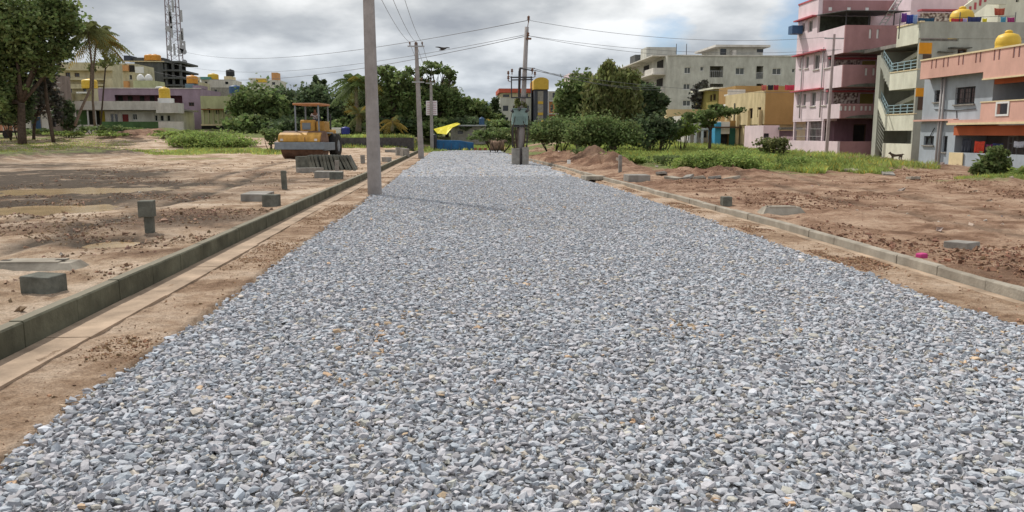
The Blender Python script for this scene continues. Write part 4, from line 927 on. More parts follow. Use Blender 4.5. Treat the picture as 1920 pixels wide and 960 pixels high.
for (pa, pb, pt, pbm, nm, lab, m) in ((1806, 1823, 259, 287, 'jacket', 'dark grey jacket hung in the veranda of the blue grey house', cm('dark_cloth', (.06, .065, .085))),
     (1829, 1848, 264, 288, 'red_cloth', 'bright red and orange garment hung in the ground floor veranda', cm('red_cloth', (.75, .09, .05))),
     (1850, 1862, 270, 282, 'purple_cloth', 'purple cloth hung beside the red garment in the veranda', cm('purple_cloth', (.22, .04, .16))),
     (1863, 1882, 268, 275, 'blue_cloth', 'narrow dark blue cloth hung in the veranda above the bush', cm('navy_cloth', (.04, .05, .14))),
     (1903, 1922, 264, 276, 'white_cloth', 'white cloth hung at the right end of the veranda', cm('white_cloth', (.62, .63, .70)))):
    X = XC + .2; y0_, z0_ = PX(pa, pt, X); y1_, _ = PX(pb, pt, X); zb_ = PX((pa + pb) / 2, pbm, X)[1]
    cloth(nm, lab, 'laundry', (X, y0_), (X, y1_), z0_, z0_ - zb_, m, G1)
MB().tube([(XC + .2, yE + .1, hw[3] + .95), (XC + .2, yr1, hw[3] + .95)], .01, 5).thing('clothes_line', M_iron, 'thin clothes line across the blue grey house veranda', 'clothes line')
G2 = 'laundry on the cream house roof'
for (pa, pb, pt, pbm, nm, lab, m) in ((1690, 1700, 24, 38, 'purple_cloth', 'purple cloth at the left end of the cream house roof', cm('violet_cloth', (.17, .06, .28))),
     (1699, 1712, 27, 41, 'blue_cloth', 'royal blue cloth next to the purple one on the roof', cm('blue_cloth', (.04, .07, .32))),
     (1712, 1720, 27, 41, 'pale_blue_cloth', 'pale blue cloth on the cream house roof left end', cm('paleblue_cloth', (.30, .42, .65))),
     (1721, 1752, 33, 41, 'dark_teal_cloth', 'long dark teal cloth draped along the cream roof parapet', cm('teal_cloth', (.03, .08, .14))),
     (1784, 1806, 34, 42, 'red_cloth', 'red cloth drying below the yellow roof tank', cm('crimson_cloth', (.45, .05, .06))),
     (1806, 1814, 34, 41, 'lilac_cloth', 'small lilac cloth right of the red one on the roof', cm('lilac_cloth', (.45, .40, .65))),
     (1815, 1841, 31, 42, 'navy_cloth', 'navy cloth hung right of the yellow roof tank', cm('navy_cloth', (.04, .05, .14))),
     (1842, 1851, 34, 41, 'yellow_cloth', 'small yellow cloth on the cream house roof', cm('yellow_cloth', (.72, .62, .05))),
     (1864, 1884, 15, 25, 'rust_cloth', 'rust red cloth hung high near the right edge', cm('rust_cloth', (.42, .10, .06))),
     (1876, 1886, 31, 41, 'sky_blue_cloth', 'sky blue cloth on the roof near the right edge', cm('sky_cloth', (.10, .33, .48))),
     (1888, 1902, 32, 42, 'magenta_cloth', 'magenta cloth farthest right on the cream roof', cm('magenta_cloth', (.36, .05, .18)))):
    Y = yb0 + .35; p0 = P3(pa, pt, Y); p1 = P3(pb, pt, Y); z_ = P3((pa + pb) / 2, pbm + 3, Y).z
    cloth(nm, lab, 'laundry', (p0.x, Y), (p1.x, Y), p0.z, p0.z - z_, m, G2)
mb = MB(); mb.tube([P3(1688, 30, yb0 + .35), P3(1800, 33, yb0 + .35), P3(1904, 30, yb0 + .35)], .012, 5)
for q in (1688, 1800, 1904): p = P3(q, 30, yb0 + .35); mb.tube([(p.x, p.y, zBb + .19), (p.x, p.y, p.z + .2)], .025, 6)
mb.thing('clothes_line', M_iron, 'clothes line on thin posts along the cream house roof', 'clothes line')

# ---- ochre house: lit yellow side and shaded ochre front put into the colours
XE = PY(1434, 200, 66.0)[0]; zE = P3(1460, 169, 66).z; zEb = P3(1460, 233, 66).z
Eo = Bld('house', 'two storey ochre house, coloured yellow where lit and darker where shaded, left of the pink one', 'building', (XE, 66, 0))
Eo.vol(XE, XE + 11, 66, 76, zEb, zE, M_yel, hx=Eo.HX(XE, (1404, 203, 1411, 222, 'w'), (1420, 201, 1427, 220, 'w')), hy=[], pm=M_conc)
Eo.b('front_wall', M_ochre, [(XE + .02, XE + 11, 65.9, 65.995, zEb - .02, zE - .02)])  # thin ochre sheet paints the shaded front over the yellow wall
Eo.vol(XE + .15, XE + 10.8, 66.4, 75.8, -.3, zEb - .02, M_yel, hx=[(67.5, 68.6, .2, 2.2, 'o'), (70, 71, .2, 2.2, 'o'), (73, 74, .2, 2.2, 'o')], roof=False)
for y in (66.5, 69.2, 71.9, 74.6): Eo.b('pilaster', M_yel, [(XE - .25, XE - .004, y, y + .3, -.2, zEb + 1.2)])
Eo.b('downpipe', M_conc_d, [(XE - .1, XE - .01, 73.2, 73.3, .2, zE - .8)])
# olive houses further back
Eb = Bld('house', 'olive green house behind the ochre one with flat roof', 'building', (17, 84, 0))
x0 = PY(1345, 200, 84)[0]; Eb.vol(x0, x0 + 6.5, 84, 92, 0, P3(1370, 167, 84).z, M_olive, hx=Eb.HX(x0, (1331, 178, 1335, 190, 'w'), (1337, 176, 1342, 188, 'w')))
Eb.b('roof_slab', M_cream, [(x0 - .6, x0 + 6.7, 83.7, 92.2, P3(1370, 167, 84).z, P3(1370, 167, 84).z + .18)])
Eb.vol(x0 - 4.6, x0 - .05, 87, 93, 0, P3(1320, 205, 87).z, M_yel)
Ec = Bld('house', 'ochre house with small white balcony behind the yellow wall', 'building', (20, 78, 0))
x1 = PY(1378, 190, 78)[0]; Ec.vol(x1, x1 + 9, 78, 83, 0, P3(1400, 161, 78).z, M_ochre, hy=Ec.HY(78, (1383, 197, 1393, 206, 'o')))
mb = MB(); q = P3(1371, 180, 77.4); mb.box(q.x - .5, q.x + 1.2, 76.9, 77.99, q.z, q.z + .15); mb.box(q.x - .5, q.x + 1.2, 76.9, 77.0, q.z + .151, q.z + .6); mb.build('balcony', M_offw, Ec.root)
mb = MB(); q = P3(1372, 197, 77); mb.prism([(q.x - .6, q.z - .15), (q.x + 1.6, q.z + .35), (q.x + 1.6, q.z + .5), (q.x - .6, q.z + .05)], 'y', 76.2, 77.99); mb.build('awning', M_white, Ec.root)
# low houses with white verandas and the blue painted one
Ed = Bld('house', 'low white veranda house behind the flat topped tree', 'building', (14, 74, 0))
x0 = PY(1286, 240, 74)[0]; zz0 = P3(1300, 268, 74).z
xe = PY(1337, 240, 74)[0]; Ed.vol(x0 + .3, xe, 75.2, 80, zz0 - .8, P3(1310, 216, 74).z, M_offw, hy=Ed.HY(75.2, (1300, 246, 1306, 262, 'o'), (1312, 246, 1325, 258, 'o')))
Ed.b('veranda_roof', M_offw, [(x0, xe, 73.9, 75.19, P3(1310, 244, 74).z, P3(1310, 240, 74).z), (x0, xe, 73.9, 74.0, P3(1310, 239.9, 74).z, P3(1310, 229, 74).z)])
for q in (1290, 1302, 1315, 1334): x = PY(q, 250, 74)[0]; Ed.b('column', M_white, [(x, x + .22, 74, 74.2, zz0 - .6, P3(1310, 244, 74).z - .01)])
Ef = Bld('house', 'narrow bright blue and white house front beside the green door', 'building', (16, 72, 0))
x0 = PY(1341, 240, 72)[0]; x1 = PY(1352, 240, 72)[0]; x2 = PY(1369, 240, 72)[0]; x3 = PY(1385, 240, 72)[0]
M_bb = wallm('bright_blue', (.07, .34, .55), .1)
Ef.b('blue_wall', M_bb, [(x0, x1, 72, 73.9, -.2, P3(1345, 229, 72).z)]); Ef.b('white_wall', M_white, [(x1 + .01, x2, 72.1, 73.8, P3(1360, 251, 72).z, P3(1360, 228, 72).z)])
Ef.b('dark_opening', M_dark, [(x1 + .02, x2 - .1, 72.5, 73.5, -.2, P3(1360, 251, 72).z - .01)]); Ef.b('green_door', mat('green_door', (.03, .13, .10), .7), [(x2 + .05, x3, 72.2, 72.4, -.1, P3(1375, 237, 72).z)])
Ef.b('wall', M_ochre, [(x2 + .04, x3 + .8, 72.45, 73.8, -.2, P3(1375, 226, 72).z)]); Ef.b('ledge', M_frame, [(x0 - 1.5, x3 + .3, 71.6, 71.98, P3(1360, 240, 72).z, P3(1360, 237.5, 72).z)])
# low lilac wall and shed beside the pink house
Eg = Bld('house', 'low lilac pink annex between ochre and pink houses', 'building', (23, 60, 0))
x0 = PY(1431, 250, 60)[0]; x1 = PY(1461, 250, 60)[0]; x2 = PY(1500, 250, 60)[0]
Eg.vol(x0, x1, 60, 64, -.3, P3(1445, 235, 60).z, M_pinkL, hy=Eg.HY(60, (1432, 250, 1442, 262, 'o')))
Eg.vol(x1 + .02, x2, 60.6, 64, -.3, P3(1480, 245, 60.6).z, M_mauve); Eg.b('shed_roof', M_conc_d, [(x1 - .1, x2, 59.6, 64, P3(1480, 243, 60).z, P3(1480, 238.5, 60).z)])
Eg.b('front_wall', M_pinkL, [(PY(1466, 270, 58)[0], PY(1490, 270, 58)[0], 58, 58.15, -.3, P3(1478, 256, 58).z)])
# cloths on the ochre roof
for (pa, pb, c, lab) in ((1440, 1450, (.03, .03, .04), 'black cloth on the ochre house roof'), (1451, 1460, (.35, .03, .05), 'dark red cloth beside the black one on the ochre roof'), (1472, 1490, (.50, .05, .09), 'crimson cloth at the right end of the ochre roof'), (1428, 1437, (.55, .16, .13), 'salmon cloth at the left end of the ochre roof')):
    p0 = P3(pa, 159, 66.3); p1 = P3(pb, 159, 66.3); cloth('hanging_cloth', lab, 'laundry', (p0.x, 66.3), (p1.x, 66.3), p0.z, .46, cm(lab.split()[0] + '_roof_cloth', c), 'laundry on the ochre house roof')

# ---- large pale apartment block
YD = 112.0; XD0 = PY(1250, 160, YD)[0]; XD1 = PY(1500, 160, YD)[0]; zD = P3(1370, 105, YD).z
D = Bld('apartment_block', 'large grey white four storey block with rooftop stair room', 'building', (XD0, YD, 1))
hy = D.HY(YD, (1283, 126, 1295, 138, 'w'), (1313, 125, 1319, 133, 'w'), (1331, 124, 1356, 145, 'n'), (1379, 127, 1396, 140, 'w'), (1418, 124, 1431, 148, 'n'), (1448, 128, 1465, 140, 'w'), (1485, 129, 1490, 136, 'w'),
          (1281, 157, 1294, 168, 'w'), (1280, 188, 1295, 199, 'w'), (1331, 157, 1356, 178, 'n'), (1379, 160, 1396, 172, 'w'), (1418, 157, 1431, 179, 'n'), (1448, 160, 1465, 172, 'w'))
D.vol(XD0, XD1, YD, YD + 27, 1, zD, M_apt, hy=hy, fm=M_white, gm=mat('apartment_glass', (.10, .11, .11), .3, .2, 1))
for h in hy:
    if h[4] == 'n':
        D.b('recess_wall', M_conc_d, [(h[0] - .3, h[1] + .3, YD + 1.6, YD + 1.8, h[2] - .3, h[3] + .3)]); D.b('recess_side', M_apt, [(h[0] - .15, h[0] - .001, YD + .21, YD + 1.59, h[2], h[3])]); D.b('recess_side', M_apt, [(h[1] + .001, h[1] + .15, YD + .21, YD + 1.59, h[2], h[3])])
        mb = MB()
        for i in range(7): x = h[0] + (h[1] - h[0]) * (i + .5) / 7; mb.bar((x, YD + .1, h[2]), (x, YD + .1, h[2] + .85), .04)
        mb.bar((h[0], YD + .1, h[2] + .87), (h[1], YD + .1, h[2] + .87), .06); mb.build('railing', M_steel, D.root)
D.b('parapet_band', M_offw, [(XD0 - .1, XD1, YD - .12, YD - .003, zD - .05, zD + .12)])
x0 = PY(1345, 95, YD + 3)[0]; x1 = PY(1437, 95, YD + 3)[0]; zt_ = P3(1390, 89, YD + 3).z
D.vol(x0 + .5, x1 - .5, YD + 3, YD + 12, zD - .5, zt_, M_apt, hy=D.HY(YD + 3, (1351, 91, 1362, 105, 'o'), (1419, 92, 1432, 98, 'o'))); D.b('roof_slab', M_offw, [(x0 - .5, x1 + .3, YD + 2.3, YD + 12.5, zt_, zt_ + .3)])
D.b('lean_to', M_offw, [(PY(1370, 100, YD + 3)[0], PY(1376, 100, YD + 3)[0], YD + 2, YD + 2.99, zD, zD + 1.0)])
# lit side with stacked balconies, receding
for k, py in enumerate((123, 158, 192, 225)):
    z = P3(1252, py, YD).z
    for j in range(3):
        y = YD + 1.5 + j * 8.5; D.b('balcony', M_offw, [(XD0 - 1.6, XD0 - .003, y, y + 5.2, z - 1.1, z - .95), (XD0 - 1.6, XD0 - 1.5, y, y + 5.2, z - .949, z - .2), (XD0 - 1.499, XD0 - .003, y, y + .12, z - .949, z - .2)])
        D.b('opening', M_dark, [(XD0 - .04, XD0 - .004, y + .7, y + 4.2, z - .93, z + 1.0)])
    D.b('sunshade', M_offw, [(XD0 - 1.9, XD0 - .003, YD + 1, YD + 26.5, z + 1.35, z + 1.5)])
D.b('stair_room', M_apt, [(XD0 + .3, XD0 + 5, YD + 14, YD + 18, zD, zD + 2.6)]); D.b('stair_room', M_raw, [(XD0 + .3, XD0 + 4, YD + 22, YD + 26, zD, zD + 2.2)])
for q in (1268, 1287): p = P3(q, 100, YD + 2); MB().tube([(p.x, p.y, zD - .6), (p.x, p.y, P3(q, 82, YD + 2).z)], .05, 5).thing('antenna_mast', M_iron, 'thin rod mast on the block roof, %s of two' % ('left' if q < 1270 else 'right'), 'mast', 'masts on the apartment block')

# ---- block with dark tower and yellow crown at the road's end
YM = 120.0
Mb = Bld('apartment_house', 'white house with red orange top storey behind the transformer pole', 'building', (PY(965, 220, YM)[0], YM, 1))
x0 = PY(938, 200, YM)[0]; x1 = PY(996, 200, YM)[0]
Mb.vol(x0, x1, YM, YM + 10, 1, P3(960, 183, YM).z, M_apt, hy=Mb.HY(YM, (943, 198, 953, 208, 'o'), (943, 220, 953, 232, 'o'), (962, 198, 972, 208, 'w'), (980, 198, 992, 208, 'o'), (980, 217, 992, 228, 'o')))
Mb.vol(x0 + .1, x1 - .1, YM + .1, YM + 9.9, P3(960, 183, YM).z + .01, P3(960, 174, YM).z, M_lyell, hy=Mb.HY(YM + .1, (943, 177, 955, 182, 'o'), (975, 176, 990, 182, 'o')), roof=False)
Mb.b('red_parapet', mat('red_orange_band', (.50, .11, .07), .8, .15, 2), [(x0 - .2, x1 + .1, YM - .2, YM + 10, P3(960, 173.8, YM).z, P3(960, 166, YM).z)])
Mt = Bld('tower_block', 'dark slate stair tower with yellow crown beside the red topped house', 'building', (PY(1015, 220, YM - 2)[0], YM - 2, 1))
x0 = PY(1002, 200, YM - 2)[0]; x1 = PY(1027, 200, YM - 2)[0]; M_slate = wallm('slate_paint', (.075, .08, .10), .1)
Mt.vol(x0, x1, YM - 2, YM + 4, 1, P3(1015, 168, YM - 2).z, M_slate)
Mt.b('light_strip', M_conc, [(PY(1008, 200, YM - 2)[0], PY(1018.5, 200, YM - 2)[0], YM - 2.1, YM - 2.004, 2, P3(1015, 171, YM - 2).z)])
Mt.b('yellow_band', mat('yellow_band', (.55, .36, .06), .8, .1, 2), [(PY(1008.5, 200, YM - 2)[0], PY(1018, 200, YM - 2)[0], YM - 2.16, YM - 2.104, P3(1010, q + 5, YM - 2).z, P3(1010, q, YM - 2).z) for q in (190, 211)])
cz = P3(1015, 165, YM - 2).z; w = x1 - x0; pts = [(x0 - .1, cz - .2), (x1 + .1, cz - .2), (x1 + .1, cz + 1.0)] + [(x0 + w / 2 + math.cos(R_(a)) * (w / 2 + .1), cz + .95 + .55 * math.sin(R_(a))) for a in range(15, 180, 15)] + [(x0 - .1, cz + 1.0)]
MB().prism(pts, 'y', YM - 2.3, YM + 4.2).build('crown', mat('yellow_band', (.55, .36, .06)), Mt.root)
Mc = Bld('apartment_house', 'pale tan house just right of the dark slate tower', 'building', (PY(1045, 220, YM)[0], YM, 1))
x0 = PY(1029, 200, YM)[0]; x1 = PY(1075, 200, YM)[0]; Mc.vol(x0, x1, YM, YM + 8, 1, P3(1045, 189, YM).z, M_oranger, hy=Mc.HY(YM, (1032, 196, 1037, 210, 'o'), (1032, 217, 1046, 226, 'o')))
Mc.vol(x0 + .02, x1 - .2, YM + .1, YM + 7.8, P3(1045, 189, YM).z + .01, P3(1045, 171, YM).z, M_apt, hy=Mc.HY(YM + .1, (1036, 174, 1047, 183, 'o'))); Mc.b('white_frame', M_white, [(x0 - .3, x0 - .01, YM - .3, YM + 7, 1, P3(1045, 171, YM).z), (x0 - .009, x1, YM - .4, YM - .01, P3(1045, 190.5, YM).z, P3(1045, 188.5, YM).z), (x0 - .009, x1, YM - .4, YM - .01, P3(1045, 214.5, YM).z, P3(1045, 212.5, YM).z)])
for (px, py, w_, mm_, lab) in ((1140, 141, 14, M_ty, 'yellow rooftop block showing above the tall tree'), (1090, 137, 22, M_pinkL, 'pink roof showing above the round tree')):
    q = P3(px, py, 150); Bx = Bld('house', lab, 'building', (q.x, 150, 1)); Bx.vol(q.x - w_ / FPX * 150, q.x + w_ / FPX * 150, 150, 158, 1, q.z, mm_)

# ================================================================== LEFT SIDE BUILDINGS
def px_block(B, Y, x0p, x1p, ytop, depth, m, holes=(), z0=.5, **k):
    xm = (x0p + x1p) / 2; x0 = PY(x0p, ytop + 20, Y)[0]; x1 = PY(x1p, ytop + 20, Y)[0]; zt_ = P3(xm, ytop, Y).z
    B.vol(x0, x1, Y, Y + depth, z0, zt_, m, hy=B.HY(Y, *holes), **k); return x0, x1, zt_
def px_box(B, part, m, Y, x0p, x1p, yt, yb_, d=.4):
    xm = (x0p + x1p) / 2; ym = (yt + yb_) / 2
    return B.b(part, m, [(PY(x0p, ym, Y)[0], PY(x1p, ym, Y)[0], Y, Y + d, P3(xm, yb_, Y).z, P3(xm, yt, Y).z)])
# white single storey house
YW = 96.0
H1 = Bld('house', 'low white house with long parapet and a dark red door', 'building', (PY(260, 240, YW)[0], YW, 1.8))
px_block(H1, YW + .6, 197, 328, 208, 7, M_offw, [(207, 213, 213, 229, 'w'), (214.5, 213, 221, 229, 'w'), (228, 213, 242, 243, 'd', mat('dark_red_door', (.22, .04, .04), .7)), (248, 213, 257, 225, 'w'), (290, 216, 295, 227, 'w'), (300, 216, 307, 227, 'w'), (313, 216, 319, 227, 'w')], z0=1.0, fm=M_white)
px_box(H1, 'parapet', M_offw, YW - .6, 138, 292, 189.5, 206, 1.19); px_box(H1, 'parapet', M_offw, YW - 1.4, 292.2, 334, 193, 212, 1.99)
px_box(H1, 'roof', M_conc, YW - .4, 139, 333, 204, 207, 7.5)
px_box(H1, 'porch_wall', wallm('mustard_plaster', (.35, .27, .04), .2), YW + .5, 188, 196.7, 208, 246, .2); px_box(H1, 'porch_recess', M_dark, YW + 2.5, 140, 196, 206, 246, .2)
for q in (141, 164, 178): px_box(H1, 'column', M_white, YW - .4, q, q + 2.2, 206, 246, .15)
px_box(H1, 'porch_curtain', M_greend, YW + .8, 145, 163, 207, 238, .05)
px_box(H1, 'compound_wall', M_greend, YW - 3, 191, 297, 228, 250, .25); px_box(H1, 'compound_wall', M_offw, YW - 3.1, 297.2, 344, 228, 249, .25)
px_box(H1, 'compound_wall', M_offw, YW - 3.05, 138, 190.8, 234, 250, .2)
px_box(H1, 'tank_plinth', M_white, YW - .2, 296, 319, 184, 193, 1.4)
q = P3(309, 184.2, YW + .5); water_tank(q.x, q.y, q.z, .62, 1.25, M_ty, 'yellow water tank on the white plinth of the low white house')
# mauve house
YV = 106.0
H2 = Bld('house', 'dull mauve flat roofed house behind the low white one', 'building', (PY(280, 240, YV)[0], YV, 1.8))
M_wine = wallm('wine_plaster', (.16, .07, .09), .2)
px_block(H2, YV, 185, 376, 166, 9, M_mauve, [(215, 178, 300, 191, 'n'), (318, 179, 342, 200, 'n'), (354, 192, 364, 199, 'w'), (328, 214, 343, 220, 'o'), (344, 218, 356, 246, 'd', M_dark), (336, 222, 342, 230, 'o')], fm=M_frame)
px_box(H2, 'recess_wall', M_wine, YV + 1.2, 213, 345, 176, 203, .2); px_box(H2, 'parapet_cap', M_offw, YV - .1, 185, 376, 164.5, 166, .4)
for q in (222, 240, 262, 281): px_box(H2, 'window', M_dark, YV + 1.1, q, q + 8, 180, 191, .08)
px_box(H2, 'corner_block', M_mauve, YV + .3, 361, 376, 160, 165.8, 3); px_box(H2, 'tank_base', M_bb if False else wallm('bluegrey_base', (.17, .24, .28), .2), YV + .6, 347, 363, 157, 164.4, 2)
q = P3(361, 157, YV + 1.4); water_tank(q.x, q.y, q.z, .7, 1.05, mat('orange_tank', (.62, .28, .04), .5, .1), 'orange water tank on the mauve house corner')
q = P3(302, 166, YV + 3); water_tank(q.x, q.y, q.z - .2, .7, .45, mat('white_tank', (.7, .7, .68), .5), 'white topped tank low on the mauve roof')
# pale green house
YG_ = 100.0
H3 = Bld('house', 'pale green long house with ribbed wall and projecting roof ledge', 'building', (PY(416, 240, YG_)[0], YG_, 1.8))
px_block(H3, YG_, 376.5, 455, 180, 9, M_pgreen, [(389, 203, 394, 212, 'o'), (405, 204, 411, 214, 'o'), (422, 205, 427, 214, 'o'), (437, 206, 442, 216, 'o')])
px_box(H3, 'ledge', wallm('brown_ledge', (.26, .12, .05), .2), YG_ - .7, 376.6, 459, 204, 206, .69); px_box(H3, 'ledge', M_trim, YG_ - .3, 376.6, 456, 233, 235.5, .29)
for q in range(381, 452, 9): px_box(H3, 'pilaster', M_lyell, YG_ - .15, q, q + 1.6, 206.2, 232.8, .14)
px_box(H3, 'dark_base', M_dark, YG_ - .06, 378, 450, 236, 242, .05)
q = P3(442, 181, YG_ + 2); water_tank(q.x, q.y, q.z - .1, .75, 1.0, M_tb, 'blue water tank raised on legs over the pale green house', stand=.45)
# cream three storey house
YR = 118.0
H4 = Bld('apartment_house', 'pale yellow three storey house behind the two leaning palms', 'building', (PY(160, 240, YR)[0], YR, 1.8))
px_block(H4, YR, 108, 211, 117, 3.5, M_lyell, [(123, 136, 132, 147, 'w'), (140, 137, 149, 144, 'w'), (128, 166, 135, 174, 'w'), (156, 165, 162, 172, 'w'), (150, 188, 160, 198, 'w'), (113, 150, 120, 158, 'o')], fm=M_frame)
for a, b_ in ((130, 132), (147, 150), (158, 161)): px_box(H4, 'ledge', M_lyell, YR - .9, 110, 209, a, b_, .89)
px_box(H4, 'balcony_wall', M_lyell, YR - .9, 120, 170, 161.2, 166, .2); px_box(H4, 'balcony_wall', M_lyell, YR - 1.6, 106, 130, 174, 189, 1.59); px_box(H4, 'canopy', M_white, YR - 1.2, 143, 163, 172, 175, 1.19)
px_box(H4, 'stair_wall', M_lyell, YR - 1, 196, 211, 150, 176, .99); px_box(H4, 'lower_wall', M_offw, YR - 3, 107, 138, 190, 244, 2.98)
q = P3(189, 166, YR - 3.5); H4t = Bld('house', 'low yellow annex under the yellow tank beside the palms', 'building', (q.x, YR - 5, 1.8)); px_block(H4t, YR - 5, 176, 187, 166, 3.9, M_lyell)
water_tank(PY(189, 166, YR - 1)[0], YR - 4.4, P3(189, 166, YR - 4.4).z, 1.0, 1.25, M_ty, 'yellow water tank seen between palms and mauve house')
# orange and cream stair house
YO = 128.0
H5 = Bld('apartment_house', 'orange and cream balconied house left of the unfinished building', 'building', (PY(232, 200, YO)[0], YO, 1.8))
px_block(H5, YO, 208, 253, 119, 8, M_lyell, [(216, 152, 220, 165, 'o'), (242, 140, 248, 150, 'w')], fm=M_white)
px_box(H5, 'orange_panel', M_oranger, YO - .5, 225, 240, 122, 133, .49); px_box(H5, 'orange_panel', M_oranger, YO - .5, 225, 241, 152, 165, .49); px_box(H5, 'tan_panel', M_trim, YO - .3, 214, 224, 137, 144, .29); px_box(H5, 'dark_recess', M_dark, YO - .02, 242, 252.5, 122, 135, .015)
px_box(H5, 'white_panel', M_white, YO - .4, 253.2, 268, 125, 137, .39)
for i in range(2):
    q0 = 264 + i * 14; Hc = None
H6 = Bld('house', 'pale lime roof room with two round white vents', 'building', (PY(270, 160, 112)[0], 113, 1.8)); px_block(H6, 112, 251, 290, 151, 4, M_pgreen)
for q in (264, 279): p = P3(q, 151, 113.5); MB().lathe(p.x, p.y, p.z - .1, [(.45, 0), (.5, .4), (.35, .75), (.1, .95)], 14).build('roof_vent', M_white, H6.root)
# unfinished grey building
YU = 140.0
H7 = Bld('apartment_block', 'unfinished raw cement building with open dark floors below the mast', 'building', (PY(290, 200, YU)[0], YU, 1.8))
x0, x1, zt_ = px_block(H7, YU, 253.6, 306, 115, 10, M_raw, [])
xb_ = PY(340, 130, YU)[0]
for py in (116, 132, 146, 160): z = P3(320, py, YU).z; H7.b('floor_slab', M_raw, [(x1 + .01, xb_, YU - .3, YU + 9, z - .15, z + .15)])
for q in (309, 322, 336): x = PY(q, 140, YU)[0]; H7.b('column', M_raw, [(x, x + .35, YU + .1, YU + .45, .5, P3(320, 117, YU).z - .16)])
H7.b('dark_core', M_dark, [(x1 + .02, xb_ - .3, YU + 3, YU + 3.3, .5, P3(320, 117, YU).z - .16)])
px_box(H7, 'roof_edge', M_trim, YU - .4, 232, 308, 114.2, 115.6, .39); px_box(H7, 'roof_room', mat('slate_tank', (.05, .06, .08), .6), YU + 2, 232, 244, 104, 114, 3); px_box(H7, 'roof_room', M_raw, YU + 3, 246, 306, 108, 114.5, 3); px_box(H7, 'roof_room', M_raw, YU + 3, 306, 316, 112, 116, 2)
for q, lab in ((282, 'left'), (291, 'right')): p = P3(q, 114, YU + 1.5); water_tank(p.x, p.y, p.z, .95, 1.05, mat('orange_tank', (.62, .28, .04)), 'orange yellow tank on the unfinished building roof, %s of two' % lab)
# far roofs between tower and trees
for (Y, a, b_, yt, m, lab) in ((150, 342, 372, 153, M_lyell, 'pale cream far block right of the lattice mast'), (158, 378, 436, 149, M_offw, 'white far roof with teal canopy above the pale green house'),
                              (135, 396, 452, 164, M_conc, 'grey flat roof directly above the pale green house'), (175, 470, 524, 150, M_offw, 'far white building with orange roof room above the trees')):
    h = Bld('house', lab, 'building', (PY((a + b_) / 2, 200, Y)[0], Y, 2)); px_block(h, Y, a, b_, yt, 7, m, [(a + 6, yt + 4, a + 11, yt + 9, 'o'), (b_ - 14, yt + 4, b_ - 8, yt + 9, 'o')])
    if a == 378: px_box(h, 'teal_canopy', mat('teal_sheet', (.10, .28, .25), .7), Y - .5, 374, 392, 144, 149, 3); q = P3(400, 149, Y + 2); water_tank(q.x, q.y, q.z, 1.0, 1.1, M_ty, 'yellow tank on the far white roof'); px_box(h, 'roof_room', M_trim, Y + 1, 420, 434, 143, 149, 3); q = P3(432, 143, Y + 2); water_tank(q.x, q.y, q.z, .8, 1.3, M_tk, 'black tank on the far white roof room')
    if a == 342: px_box(h, 'roof_room', M_trim, Y - .3, 346, 366, 143, 153, 3)
    if a == 470: px_box(h, 'roof_room', M_oranger, Y + 1, 509, 520, 136, 150, 3); px_box(h, 'roof_band', M_ty, Y - .2, 480, 500, 147, 154, .19); px_box(h, 'roof_room', M_offw, Y + 1, 466, 480, 146, 150, 3)
# house behind the big tree
YT = 92.0
H8 = Bld('apartment_house', 'grey brown house with dark gate half hidden behind the big tree', 'building', (PY(80, 240, YT)[0], YT, 1.6))
px_block(H8, YT, 46, 108, 140, 3, wallm('dull_brown_plaster', (.30, .24, .21), .3), [(62, 142, 74, 158, 'w'), (87, 146, 97, 158, 'w'), (65, 184, 78, 196, 'w'), (58, 218, 77, 247, 'd', M_tb), (98, 220, 105, 238, 'o')], fm=M_offw)
for a in (163, 205): px_box(H8, 'ledge', M_offw, YT - .8, 50, 106, a, a + 3, .79)
px_box(H8, 'white_wall', M_offw, YT - .3, 47, 57.5, 212, 246, .28); px_box(H8, 'white_wall', M_offw, YT - .3, 78, 95, 213, 246, .28)
